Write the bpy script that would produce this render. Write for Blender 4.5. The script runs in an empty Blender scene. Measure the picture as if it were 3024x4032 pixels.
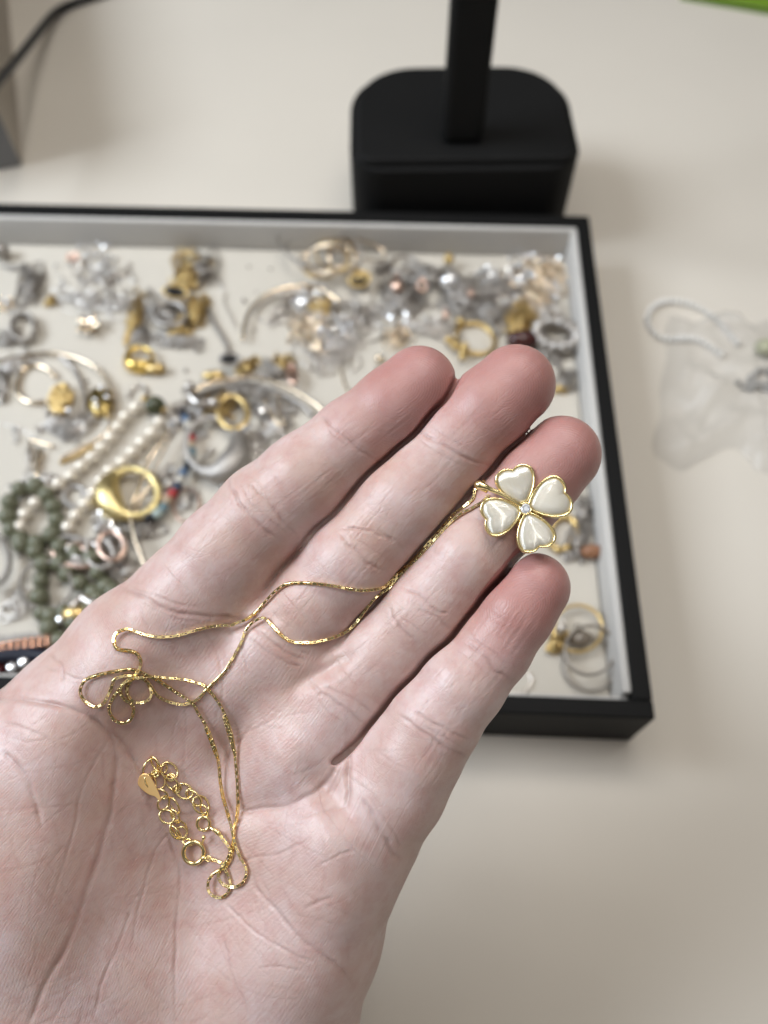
import bpy, bmesh, math, random
import numpy as np
from mathutils import Vector, Matrix
from mathutils.bvhtree import BVHTree
random.seed(7); rng = np.random.default_rng(7)
S = bpy.context.scene
COL = S.collection
PI = math.pi
# ------------------------------------------------------------------ camera
PITCH, ROLL, CAMZ = math.radians(60.578), math.radians(0.766), 283.95      # millimetres above the table
_f = np.array([0, math.cos(PITCH), -math.sin(PITCH)]); _r = np.array([1.0, 0, 0]); _d = np.cross(_f, _r)
_c, _s = math.cos(ROLL), math.sin(ROLL)
CR = np.array([_c*_r + _s*_d, -_s*_r + _c*_d, _f])                        # rows: right, down, forward
CC = np.array([0, 0, CAMZ])
FS, CXS, CYS = 3046.0, 1512.0, 2016.0                                      # lens in photograph pixels (3024 x 4032)
cam_data = bpy.data.cameras.new('camera'); cam = bpy.data.objects.new('camera', cam_data); COL.objects.link(cam)
mw = Matrix.Identity(4)
for i in range(3):
    mw[i][0], mw[i][1], mw[i][2], mw[i][3] = CR[0][i], -CR[1][i], -CR[2][i], CC[i]*.001
cam.matrix_world = mw
cam_data.sensor_fit = 'VERTICAL'; cam_data.sensor_height = 5.65; cam_data.sensor_width = 4.2375
cam_data.lens = 5.65*FS/4032; cam_data.clip_start = .005; cam_data.clip_end = 20
cam_data.dof.use_dof = True; cam_data.dof.focus_distance = .151; cam_data.dof.aperture_fstop = 1.5
S.camera = cam
S.render.engine = 'CYCLES'
S.cycles.use_denoising = True
S.view_settings.view_transform = 'Standard'; S.view_settings.look = 'None'
S.view_settings.gamma = 1; S.view_settings.exposure = 0.0
# ------------------------------------------------------------------ room light
W = bpy.data.worlds.new('World'); S.world = W; W.use_nodes = True
nt = W.node_tree; nt.nodes.clear()
wo = nt.nodes.new('ShaderNodeOutputWorld'); bg = nt.nodes.new('ShaderNodeBackground')
tc = nt.nodes.new('ShaderNodeTexCoord'); sx = nt.nodes.new('ShaderNodeSeparateXYZ'); cr = nt.nodes.new('ShaderNodeValToRGB')
mr = nt.nodes.new('ShaderNodeMapRange'); mr.inputs[1].default_value = -1; mr.inputs[2].default_value = 1
nt.links.new(tc.outputs['Generated'], sx.inputs[0]); nt.links.new(sx.outputs['Z'], mr.inputs[0]); nt.links.new(mr.outputs[0], cr.inputs[0])
cr.color_ramp.elements[0].position = .35; cr.color_ramp.elements[0].color = (.24, .215, .185, 1)   # floor and lower walls of the room
cr.color_ramp.elements[1].position = .95; cr.color_ramp.elements[1].color = (.72, .69, .66, 1)     # ceiling
nt.links.new(cr.outputs[0], bg.inputs[0]); bg.inputs[1].default_value = .17; nt.links.new(bg.outputs[0], wo.inputs[0])
def area(name, loc, aim, sx_, sy_, power, col):
    l = bpy.data.lights.new(name, 'AREA'); l.shape = 'RECTANGLE'; l.size = sx_; l.size_y = sy_; l.energy = power; l.color = col
    o = bpy.data.objects.new(name, l); COL.objects.link(o); o.location = loc
    o.rotation_euler = (Vector(aim)-Vector(loc)).to_track_quat('-Z', 'Y').to_euler()
    return o
area('window_light', (-1.25, .22, 1.15), (0, .10, .14), .8, .7, 27, (.83, .91, 1.0))
area('ceiling_tube_light', (.05, .35, 2.1), (.1, .15, 0), .05, 1.2, 5, (1.0, .95, .88))
area('ceiling_tube_light', (.45, .35, 2.1), (.1, .15, 0), .05, 1.2, 5, (1.0, .95, .88))
area('added_fill_light', (.1, -.85, 1.75), (0, .1, .12), 1.0, .55, 1.8, (1.0, .97, .94))  # fill added behind the camera to give the gold something bright to reflect
# strip lamp over the tray
for dy in (0, .05): area('strip_lamp_light', (.03, .27+dy, .50), (.0, .16+dy, 0), .34, .016, .42, (1.0, .97, .93))
# ------------------------------------------------------------------ helpers
def ray(u, v):                      # photograph pixel -> unit-depth ray in camera space
    return np.array([(u-CXS)/FS, (v-CYS)/FS, 1.0])
def cam2w(q): return CC + np.asarray(q) @ CR
def w2cam(p): return (np.asarray(p)-CC) @ CR.T
def on_plane(u, v, h):              # where the sight line through a pixel meets the height h (mm)
    d = ray(u, v) @ CR; t = (h-CC[2])/d[2]
    return CC + t*d
def at_depth(u, v, z): return cam2w(ray(u, v)*z)
def props(o, label=None, cat=None, group=None, kind=None):
    for k, val in (('label', label), ('category', cat), ('group', group), ('kind', kind)):
        if val: o[k] = val
    return o
def empty(name, loc_mm, rotz=0, **kw):
    o = bpy.data.objects.new(name, None); COL.objects.link(o); o.empty_display_size = .01
    o.location = Vector(loc_mm)*.001; o.rotation_euler = (0, 0, rotz); props(o, **kw); bpy.context.view_layer.update() if False else None
    return o
def mesh_obj(name, verts, faces, mat, parent=None, origin=None, smooth=True, **kw):
    """verts in world mm (or local mm when origin given = already relative)"""
    v = np.asarray(verts, dtype=float)
    if origin is None and parent is None:
        origin = v.mean(0); origin[2] = v[:, 2].min()
    off = np.zeros(3)
    if parent is not None: off = np.array(parent.get('_o', (0, 0, 0)))
    elif origin is not None: off = np.array(origin)
    me = bpy.data.meshes.new(name); me.from_pydata(((v-off)*.001).tolist(), [], faces); me.update()
    if smooth: me.polygons.foreach_set('use_smooth', [True]*len(me.polygons))
    me.materials.append(mat)
    o = bpy.data.objects.new(name, me); COL.objects.link(o)
    if parent is not None: o.parent = parent
    else: o.location = Vector(off)*.001
    props(o, **kw)
    return o
ORG = {}
def thing(name, loc, label, cat, group=None):
    o = empty(name, loc, label=label, cat=cat, group=group); ORG[o.name] = np.array(loc, float)
    return o
def part(name, geo, mat, parent, smooth=True, **kw):
    """geo = (verts world mm, faces); parented without moving"""
    v = np.asarray(geo[0], float)
    off = ORG[parent.name]
    me = bpy.data.meshes.new(name); me.from_pydata(((v-off)*.001).tolist(), [], geo[1]); me.update()
    if smooth: me.polygons.foreach_set('use_smooth', [True]*len(me.polygons))
    me.materials.append(mat)
    o = bpy.data.objects.new(name, me); COL.objects.link(o); o.parent = parent; ORG[o.name] = off
    props(o, **kw)
    return o
def solo(name, geo, mat, label, cat, group=None, smooth=True, kind=None):
    v = np.asarray(geo[0], float); o = mesh_obj(name, v, geo[1], mat, smooth=smooth, label=label, cat=cat, group=group, kind=kind)
    ORG[o.name] = np.array(o.location)*1000
    return o
class G:                            # collects geometry (world mm)
    def __init__(s): s.v = []; s.f = []; s.n = 0
    def add(s, v, f):
        s.v.append(np.asarray(v, float)); s.f += [tuple(i+s.n for i in q) for q in f]; s.n += len(v); return s
    def get(s): return np.concatenate(s.v), s.f
def frames(P, closed=False):
    P = np.asarray(P, float); n = len(P)
    T = np.roll(P, -1, 0)-np.roll(P, 1, 0)
    if not closed: T[0] = P[1]-P[0]; T[-1] = P[-1]-P[-2]
    T /= np.linalg.norm(T, axis=1)[:, None]+1e-12
    N = np.zeros_like(T); a = np.array([0, 0, 1.0]) if abs(T[0][2]) < .9 else np.array([1.0, 0, 0])
    b = a-T[0]*(a@T[0]); N[0] = b/np.linalg.norm(b)
    for i in range(1, n):
        b = N[i-1]-T[i]*(N[i-1]@T[i]); N[i] = b/(np.linalg.norm(b)+1e-12)
    return T, N, np.cross(T, N)
def tube(P, r, k=8, closed=False, sq=None):
    """round tube; r scalar or per point; sq=(rn, rb) gives an elliptic section"""
    P = np.asarray(P, float); n = len(P); T, N, B = frames(P, closed)
    r = np.broadcast_to(np.asarray(r, float), (n,))
    a = np.arange(k)*2*PI/k; sn, sb = sq or (1, 1)
    V = (P[:, None]+r[:, None, None]*(sn*np.cos(a)[None, :, None]*N[:, None]+sb*np.sin(a)[None, :, None]*B[:, None])).reshape(-1, 3)
    F = []
    for i in range(n if closed else n-1):
        j = (i+1) % n
        for m in range(k): F.append((i*k+m, i*k+(m+1) % k, j*k+(m+1) % k, j*k+m))
    if not closed: F += [tuple(range(k))[::-1], tuple((n-1)*k+m for m in range(k))]
    return V, F
def spline(P, n, closed=False):     # Catmull-Rom
    P = np.asarray(P, float); m = len(P)
    if closed: Q = np.vstack([P[-1], P, P[0], P[1]]); seg = m
    else: Q = np.vstack([2*P[0]-P[1], P, 2*P[-1]-P[-2]]); seg = m-1
    t = np.linspace(0, seg, n, endpoint=not closed); i = np.minimum(t.astype(int), seg-1); u = (t-i)[:, None]
    a, b, c, d = Q[i], Q[i+1], Q[i+2], Q[i+3]
    return .5*(2*b+(c-a)*u+(2*a-5*b+4*c-d)*u**2+(3*b-a-3*c+d)*u**3)
def resample(P, step):
    P = np.asarray(P, float); L = np.r_[0, np.cumsum(np.linalg.norm(np.diff(P, axis=0), axis=1))]
    n = max(2, int(round(L[-1]/step))+1); t = np.linspace(0, L[-1], n)
    return np.stack([np.interp(t, L, P[:, i]) for i in range(P.shape[1])], 1)
def ball(c, r, k=10, m=6, sq=(1, 1, 1)):
    c = np.asarray(c, float); V = [c+np.array([0, 0, r*sq[2]])]; F = []
    for i in range(1, m):
        th = PI*i/m
        for j in range(k):
            ph = 2*PI*j/k; V.append(c+r*np.array([math.sin(th)*math.cos(ph)*sq[0], math.sin(th)*math.sin(ph)*sq[1], math.cos(th)*sq[2]]))
    V.append(c-np.array([0, 0, r*sq[2]])); e = len(V)-1
    for j in range(k):
        F.append((0, 1+j, 1+(j+1) % k)); F.append((e, 1+(m-2)*k+(j+1) % k, 1+(m-2)*k+j))
    for i in range(m-2):
        for j in range(k): a = 1+i*k+j; b = 1+i*k+(j+1) % k; F.append((a, a+k, b+k, b))
    return np.array(V), F
def box(c, s, rz=0.0, bev=0.0, M=None):
    bm = bmesh.new(); bmesh.ops.create_cube(bm, size=1); 
    for v in bm.verts: v.co = Vector((v.co.x*s[0], v.co.y*s[1], v.co.z*s[2]))
    if bev: bmesh.ops.bevel(bm, geom=bm.edges[:], offset=bev, segments=2, affect='EDGES', profile=.5)
    V = np.array([v.co[:] for v in bm.verts]); bm.verts.index_update(); F = [tuple(v.index for v in f.verts) for f in bm.faces]; bm.free()
    if M is None: M = np.array([[math.cos(rz), -math.sin(rz), 0], [math.sin(rz), math.cos(rz), 0], [0, 0, 1]])
    return V @ np.asarray(M).T+np.asarray(c), F
def rotm(ax, ang):
    return np.array(Matrix.Rotation(ang, 3, Vector(ax)))
# ------------------------------------------------------------------ materials
def lin(c): return tuple((x/12.92 if x <= .04045 else ((x+.055)/1.055)**2.4) for x in [y/255 for y in c])
def mat(name, col, rough=.5, metal=0., spec=.5, noise=None, bump=None, **kw):
    m = bpy.data.materials.new(name); m.use_nodes = True; n = m.node_tree; b = n.nodes['Principled BSDF']
    b.inputs['Base Color'].default_value = (*col, 1); b.inputs['Roughness'].default_value = rough; b.inputs['Metallic'].default_value = metal
    b.inputs['Specular IOR Level'].default_value = spec
    for k, v in kw.items(): b.inputs[k.replace('_', ' ')].default_value = v
    t = n.nodes.new('ShaderNodeTexCoord')
    if noise:                       # (scale, amount)
        x = n.nodes.new('ShaderNodeTexNoise'); x.inputs['Scale'].default_value = noise[0]; x.inputs['Detail'].default_value = 6
        n.links.new(t.outputs['Object'], x.inputs['Vector'])
        mx = n.nodes.new('ShaderNodeMix'); mx.data_type = 'RGBA'; mx.inputs[6].default_value = (*[c*(1-noise[1]) for c in col], 1); mx.inputs[7].default_value = (*[min(1, c*(1+noise[1])) for c in col], 1)
        n.links.new(x.outputs['Fac'], mx.inputs[0]); n.links.new(mx.outputs[2], b.inputs['Base Color'])
    if bump:                        # (scale, distance mm)
        x = n.nodes.new('ShaderNodeTexNoise'); x.inputs['Scale'].default_value = bump[0]; x.inputs['Detail'].default_value = 4
        n.links.new(t.outputs['Object'], x.inputs['Vector']); bp = n.nodes.new('ShaderNodeBump'); bp.inputs['Distance'].default_value = bump[1]*.001
        n.links.new(x.outputs['Fac'], bp.inputs['Height']); n.links.new(bp.outputs[0], b.inputs['Normal'])
    return m
M_table = mat('table_laminate', (.67, .62, .545), .5, noise=(14, .03), bump=(900, .03), spec=.3)
M_black = mat('black_leatherette', (.006, .006, .006), .6, bump=(2500, .06), spec=.16)
M_blackp = mat('black_plastic', (.008, .008, .008), .65, bump=(1800, .04), spec=.14)
M_velvet = mat('cream_suede', (.60, .562, .495), .9, noise=(60, .05), bump=(2500, .1), spec=.1)
M_liner = mat('grey_suede_wall', (.56, .545, .52), .9, noise=(60, .04), spec=.1)
M_gold = mat('yellow_gold', (1.0, .82, .42), .23, 1.0)
M_goldbg = mat('gold_plate', (.66, .49, .22), .36, 1.0)
M_palegold = mat('pale_gold', (.84, .70, .53), .22, 1.0)
M_rose = mat('rose_gold', (.74, .53, .43), .28, 1.0)
M_silver = mat('silver', (.64, .60, .56), .28, 1.0)
M_grey = mat('oxidised_silver', (.42, .39, .36), .45, 1.0)
M_crystal = mat('clear_crystal', (.93, .93, .94), .03, .65, .8)
M_pearl = mat('cream_pearl', (.84, .77, .66), .16, .3, .6, Coat_Weight=.8, Coat_Roughness=.05)
M_jade = mat('olive_jade', (.15, .155, .10), .3, 0, .5, noise=(120, .35))
M_onyx = mat('black_onyx', (.008, .007, .007), .3, 0, .4)
# ------------------------------------------------------------------ setting: table, tray, stand, box, cable
props(mesh_obj('table', [(-1500, -900, 0), (1500, -900, 0), (1500, 1500, 0), (-1500, 1500, 0)], [(0, 1, 2, 3)], M_table, origin=(0, 0, 0)), kind='structure')
YAW = math.radians(-2.959); TU = np.array([math.cos(YAW), math.sin(YAW), 0]); TW = np.array([-math.sin(YAW), math.cos(YAW), 0])
TNR = np.array([87.575, 64.026, 0]); TH, TL, TWD, RIM, FLOOR = 30.9, 240., 350., 6.2, 14.0
TM = np.stack([TU, TW, [0, 0, 1]], 1)                      # tray axes -> world
def tray_pt(a, b, z): return TNR-a*TU+b*TW+np.array([0, 0, z])   # a: mm left of the right side, b: mm from the near side
tray = thing('jewelry_tray', tray_pt(TWD/2, TL/2, 0), 'shallow black rimmed tray lined with cream suede, heaped with jewelry', 'tray')
for nm, a, b, sa, sb in (('side_board', TWD/2, RIM/2, TWD, RIM), ('side_board', TWD/2, TL-RIM/2, TWD, RIM), ('side_board', RIM/2, TL/2, RIM, TL-2*RIM), ('side_board', TWD-RIM/2, TL/2, RIM, TL-2*RIM)):
    part('side_board', box(tray_pt(a, b, TH/2), (sa, sb, TH), bev=.7, M=TM), M_black, tray, smooth=False)
part('base_board', box(tray_pt(TWD/2, TL/2, 3.2), (TWD-2*RIM-.2, TL-2*RIM-.2, 6), M=TM), M_black, tray, smooth=False)
part('floor_lining', box(tray_pt(TWD/2, TL/2, (6.3+FLOOR)/2), (TWD-2*RIM-6.2, TL-2*RIM-6.2, FLOOR-6.3), bev=.6, M=TM), M_velvet, tray)
LW = 2.6
for a, b, sa, sb in ((TWD/2, TL-RIM-LW/2-.1, TWD-2*RIM-.3, LW), (RIM+LW/2+.1, TL/2, LW, TL-2*RIM-2*LW-.5), (TWD-RIM-LW/2-.1, TL/2, LW, TL-2*RIM-2*LW-.5)):
    part('wall_lining', box(tray_pt(a, b, (6.4+TH-1.6)/2), (sa, sb, TH-1.6-6.4), bev=.5, M=TM), M_liner, tray)
part('wall_lining', box(tray_pt(TWD/2, RIM+LW/2+.1, 15.5), (TWD-2*RIM-.3, LW, 18), bev=.5, M=TM), M_liner, tray)
# display stand behind the tray: rounded pedestal of two tiers with a pole
def rounded_slab(x0, x1, y0, y1, z0, z1, rb, rf, bev=1.5, n=10, foot=.3):
    pts = []
    for cx_, cy_, r, a0 in ((x1-rf, y0+rf, rf, -90), (x1-rb, y1-rb, rb, 0), (x0+rb, y1-rb, rb, 90), (x0+rf, y0+rf, rf, 180)):
        for i in range(n+1):
            a = math.radians(a0+90*i/n); pts.append((cx_+r*math.cos(a), cy_+r*math.sin(a)))
    c = np.mean(pts, 0); m = len(pts); V = []; F = []
    rings = [(z0, foot), (z0+foot*.4, foot*.35), (z0+foot, 0), (z1-bev, 0), (z1-bev*.3, bev*.3), (z1, bev)]
    for z, ins in rings:
        for p in pts:
            d = np.array(p)-c; V.append((*(np.array(p)-d/np.linalg.norm(d)*ins), z))
    for k in range(len(rings)-1):
        for i in range(m): F.append((k*m+i, k*m+(i+1) % m, (k+1)*m+(i+1) % m, (k+1)*m+i))
    F += [tuple(range(m))[::-1], tuple((len(rings)-1)*m+i for i in range(m))]
    return np.array(V), F
def hit_y(u, v, y):                 # where the sight line through a pixel meets the vertical plane at y
    d = ray(u, v) @ CR; t = (y-CC[1])/d[1]; return CC+t*d
YF = 312.
pl, pr = hit_y(1384, 662, YF), hit_y(2284, 690, YF)
zt = pl[2]; xl, xr = pl[0], pr[0]
yb = on_plane(1700, 262, zt+1)[1]
stand = thing('display_stand', ((xl+xr)/2, (YF+yb)/2, 0), 'matte black display stand with upright pole on a rounded pedestal behind the tray', 'stand')
part('pedestal', rounded_slab(xl-1, xr+1, YF, yb+.5, 0, zt-1.5, 30, 16, foot=9), M_blackp, stand, smooth=False)
part('lid', rounded_slab(xl+2.2, xr-2.2, YF+2.8, yb-1, zt-1.4, zt+2, 29, 7, bev=2.2), M_blackp, stand, smooth=False)
pp = on_plane(1822, 575, zt+2)
part('pole', box((pp[0], pp[1]+7, zt+2+150), (19, 13, 300), bev=3), M_blackp, stand, smooth=False)
# pale box at the left edge
b0 = on_plane(92, 652, 0); b1 = on_plane(33, 0, 0); bd = (b1-b0)/np.linalg.norm(b1-b0); bn = np.array([-bd[1], bd[0], 0])
BM = np.stack([-bn, bd, [0, 0, 1]], 1)
M_card = mat('beige_card', (.46, .41, .345), .7, noise=(30, .06)); M_card_shaded = mat('shaded_card', (.21, .21, .215), .7, noise=(30, .06))  # second card colour has the shade of the near end mixed in
bx = thing('carton', b0+bn*70+bd*110, 'beige carton with shade painted grey on its near end, cut off by the left edge', 'box')
part('carton_body', box(b0+bn*70+bd*111+np.array([0, 0, 37.5]), (140, 218, 75), bev=.8, M=BM), M_card, bx, smooth=False)
part('end_shade', box(b0+bn*70+bd*.6+np.array([0, 0, 37]), (138.5, 2.6, 73), bev=.4, M=BM), M_card_shaded, bx, smooth=False)  # dark sheet standing in for shade on the carton's near face
# cable
cab = [(*on_plane(520, -60, 2.6)[:2], 2.6), tuple(on_plane(345, -4, 2.6)), tuple(on_plane(262, 25, 3.2)), tuple(on_plane(208, 60, 6)), tuple(on_plane(145, 135, 14)), tuple(on_plane(72, 228, 26)), tuple(on_plane(0, 312, 40)), tuple(on_plane(-90, 410, 52)), tuple(on_plane(-200, 500, 50))]
cabp = spline(cab, 60)
solo('cable', tube(cabp, 2.5, 12), mat('black_rubber', (.012, .012, .013), .45), 'thin black power cable arching across the upper left corner', 'cable')
# green folder at the top right corner
g0, g1 = on_plane(2835, 0, 4), on_plane(3024, 32, 4); gd = (g1-g0)/np.linalg.norm(g1-g0); gn = np.array([-gd[1], gd[0], 0])
M_green = mat('green_plastic', (.17, .30, .02), .45, noise=(40, .08))
fold = thing('green_folder', g0+gd*70+gn*55, 'bright green folder just showing in the top right corner', 'folder')
GM = np.stack([gd, gn, [0, 0, 1]], 1)
part('front_cover', box(g0+gd*70+gn*75+np.array([0, 0, -.4]), (190, 150, .8), bev=.2, M=GM), M_green, fold, smooth=False)
part('back_cover', box(g0+gd*70+gn*75+np.array([0, 0, -3.6]), (190, 150, .8), bev=.2, M=GM), M_green, fold, smooth=False)
part('paper_sheets', box(g0+gd*70+gn*76+np.array([0, 0, -2]), (184, 146, 2.3), M=GM), mat('white_paper', (.75, .74, .72), .8), fold, smooth=False)
# ------------------------------------------------------------------ the hand: one continuous surface grown from a distance field
FD, CXD, CYD = 1671.0, 829.5, 1106.0          # same lens, in pixels of a 1659 x 2212 print
def hp(u, v, rpx, z):                          # sphere whose outline shows at (u, v, rpx) and whose front lies at depth z
    k = rpx/FD; zc = z/(1-k) if k < .5 else z
    return np.array([(u-CXD)/FD*zc, (v-CYD)/FD*zc, zc]), k*zc
FING = {
 'index':  [(905, 830, 82, 150.5), (850, 880, 85, 150), (766, 946, 87, 150.5), (660, 1035, 97, 150.5), (575, 1108, 104, 151.5), (490, 1200, 110, 152.5), (413, 1297, 117, 153)],
 'middle': [(1112, 832, 87, 149), (1055, 888, 91, 148.5), (982, 962, 92, 149.5), (870, 1085, 97, 149), (757, 1216, 99, 150.5), (680, 1308, 100, 152.5), (610, 1390, 104, 154)],
 'ring':   [(1212, 983, 85, 149), (1160, 1035, 88, 148.5), (1100, 1102, 88, 149.5), (1010, 1205, 92, 149), (912, 1322, 95, 150), (825, 1415, 97, 151.5), (738, 1502, 102, 152)],
 'pinky':  [(1156, 1269, 75, 146.5), (1115, 1325, 78, 146), (1064, 1398, 82, 146.5), (1000, 1475, 90, 145.5), (936, 1556, 99, 145.5), (895, 1625, 103, 146), (852, 1700, 106, 147.5)],
}
PALM = [
 [(413, 1297, 117, 153), (300, 1420, 145, 152.5), (185, 1575, 175, 151), (120, 1800, 210, 150), (190, 2150, 260, 152), (240, 2600, 290, 156)],
 [(610, 1390, 104, 154), (500, 1530, 140, 153.5), (400, 1680, 170, 154), (330, 2000, 220, 154), (300, 2400, 270, 155)],
 [(738, 1502, 102, 152), (650, 1600, 130, 152), (570, 1740, 165, 153), (470, 2000, 210, 153.5), (400, 2400, 250, 155)],
 [(852, 1700, 106, 147.5), (775, 1800, 122, 148.5), (722, 1880, 135, 148.5), (655, 2010, 165, 149), (560, 2200, 205, 151), (470, 2500, 230, 155)],
 [(240, 2600, 270, 156), (200, 2900, 250, 160)], [(420, 2550, 250, 156), (400, 2900, 240, 160)],
 [(60, 1900, 200, 149), (-90, 1720, 165, 146), (-260, 1500, 135, 146), (-400, 1290, 112, 148)],       # thumb, outside the picture
]
THUMB = [(-400, 1290, 112, 148), (-480, 1150, 104, 148), (-560, 990, 98, 148), (-600, 900, 84, 149)]
def cone(P, a, ra, b, rb):                     # signed distance to a round cone
    ba = b-a; l2 = ba@ba; rr = ra-rb; a2 = l2-rr*rr
    if a2 <= 0: return np.linalg.norm(P-a, axis=-1)-ra
    il2 = 1/l2; pa = P-a; y = pa@ba; z = y-l2
    q = pa*l2-y[..., None]*ba; x2 = np.einsum('...i,...i', q, q); y2 = y*y*l2; z2 = z*z*l2
    k = np.sign(rr)*rr*rr*x2
    d = (np.sqrt(x2*a2*il2)+y*rr)*il2-ra
    c1 = np.sign(z)*a2*z2 > k; d1 = np.sqrt(x2+z2)*il2-rb
    c2 = np.sign(y)*a2*y2 < k; d2 = np.sqrt(x2+y2)*il2-ra
    return np.where(c1, d1, np.where(c2, d2, d))
def smin(a, b, k):
    h = np.maximum(k-np.abs(a-b), 0)/k; return np.minimum(a, b)-h*h*k*.25
def chain_sdf(P, ch, k=2.0):
    d = None; s = [hp(*c) for c in ch]
    for (a, ra), (b, rb) in zip(s[:-1], s[1:]):
        e = cone(P, a, ra, b, rb); d = e if d is None else smin(d, e, k)
    return d
HH = .52
gx = np.arange(-134, 52, HH); gy = np.arange(-40, 172, HH); gz = np.arange(140, 208, HH)
def wp(u, v): return np.array([(u-CXD)/FD*152, (v-CYD)/FD*152])
WEBS = [(wp(522, 1346), np.array([.72, -.69])), (wp(670, 1474), np.array([.70, -.71])), (wp(750, 1745), np.array([.25, -.97]))]   # where each slit ends, and its course
def hand_field(P):
    d = None
    for ch in PALM:
        e = chain_sdf(P, ch, 4.0); d = e if d is None else smin(d, e, 9.0)
    f = None; fs = []
    for ch in list(FING.values())+[THUMB]:
        e = chain_sdf(P, ch, 2.0); fs.append(e); f = e if f is None else np.minimum(f, e)
    h = smin(d, f, 3.5)
    for a, b, (w0, wd) in zip(fs[:3], fs[1:4], WEBS):            # the slit of air between neighbouring fingers
        s = (P[..., :2]-w0) @ wd
        slit = np.clip(.26+s*.04, 0, .54)-np.abs(a-b)*.5
        slit = np.minimum(np.minimum(slit, s*.5), (np.clip(151.5+s*.45, 0, 158.5)-P[..., 2])*.4); h = np.maximum(h, np.where((a < 5) & (b < 5), slit, -9))
    return h
KC = 4                                          # coarse pass first, exact distances only near the skin
cg = [g[::KC] for g in (gx, gy, gz)]
FC = hand_field(np.stack(np.meshgrid(*cg, indexing='ij'), -1).astype(np.float32)).astype(np.float32)
F3 = np.repeat(np.repeat(np.repeat(FC, KC, 0), KC, 1), KC, 2)[:len(gx), :len(gy), :len(gz)].copy()
near_ = np.argwhere(np.abs(F3) < HH*KC*1.9)
for i in range(0, len(near_), 400000):
    b = near_[i:i+400000]; F3[b[:, 0], b[:, 1], b[:, 2]] = hand_field(np.stack([gx[b[:, 0]], gy[b[:, 1]], gz[b[:, 2]]], 1).astype(np.float32))
del near_, FC
def surface_nets(F, o, h):
    s = F < 0; nx, ny, nz = F.shape
    c = [s[dx:nx-1+dx, dy:ny-1+dy, dz:nz-1+dz] for dx in (0, 1) for dy in (0, 1) for dz in (0, 1)]
    al = c[0].copy(); an = c[0].copy()
    for q in c[1:]: al &= q; an |= q
    act = an & ~al; I = np.argwhere(act); idx = np.full(act.shape, -1, np.int64); idx[act] = np.arange(len(I))
    acc = np.zeros((len(I), 3)); cnt = np.zeros(len(I))
    cor = [np.array([dx, dy, dz]) for dx in (0, 1) for dy in (0, 1) for dz in (0, 1)]
    val = [F[I[:, 0]+q[0], I[:, 1]+q[1], I[:, 2]+q[2]].astype(float) for q in cor]
    for i in range(8):
        for j in range(i+1, 8):
            if np.abs(cor[i]-cor[j]).sum() == 1:
                m = (val[i] < 0) != (val[j] < 0); t = val[i]/(val[i]-val[j]+1e-12*(val[i] == val[j]))
                acc[m] += (cor[i]+(cor[j]-cor[i])*t[:, None])[m]; cnt += m
    V = o+h*(I+acc/cnt[:, None]); Q = []
    for ax in range(3):
        u, w = [(1, 2), (2, 0), (0, 1)][ax]
        sl0 = [slice(None)]*3; sl1 = [slice(None)]*3; sl0[ax] = slice(0, -1); sl1[ax] = slice(1, None)
        e = np.argwhere(s[tuple(sl0)] != s[tuple(sl1)]); e = e[(e[:, u] > 0) & (e[:, w] > 0)]
        e = e[(e[:, 0] < nx-1) & (e[:, 1] < ny-1) & (e[:, 2] < nz-1)]
        ins = s[e[:, 0], e[:, 1], e[:, 2]]; du = np.zeros(3, int); dw = np.zeros(3, int); du[u] = 1; dw[w] = 1
        g = lambda x: idx[x[:, 0], x[:, 1], x[:, 2]]
        q = np.stack([g(e-du-dw), g(e-dw), g(e), g(e-du)], 1); q[~ins] = q[~ins][:, ::-1]; Q.append(q)
    return V, np.concatenate(Q)
HV, HQ = surface_nets(F3, np.array([gx[0], gy[0], gz[0]]), HH)
del F3
_me = bpy.data.meshes.new('hand'); _me.from_pydata(HV.tolist(), [], HQ.tolist()); _ob = bpy.data.objects.new('hand_base', _me); COL.objects.link(_ob)
_sm = _ob.modifiers.new('s', 'SMOOTH'); _sm.factor = .5; _sm.iterations = 3
_ss = _ob.modifiers.new('s', 'SUBSURF'); _ss.levels = 1; _ss.render_levels = 1
_dg = bpy.context.evaluated_depsgraph_get(); HM = bpy.data.meshes.new_from_object(_ob.evaluated_get(_dg)); bpy.data.objects.remove(_ob); bpy.data.meshes.remove(_me)
nv = len(HM.vertices); X = np.empty(nv*3); HM.vertices.foreach_get('co', X); X = X.reshape(-1, 3)
def vnormals():
    HM.vertices.foreach_set('co', X.ravel()); HM.update(); n = np.empty(nv*3); HM.vertex_normals.foreach_get('vector', n); return n.reshape(-1, 3)
N = vnormals()
_t = X.mean(0)
front = np.clip(-(N*(X/np.linalg.norm(X, axis=1)[:, None])).sum(1), 0, 1)          # 1 where the palm side faces the viewer
fw = np.clip(front*2.2, 0, 1)
UVD = np.stack([CXD+FD*X[:, 0]/X[:, 2], CYD+FD*X[:, 1]/X[:, 2]], 1)
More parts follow.
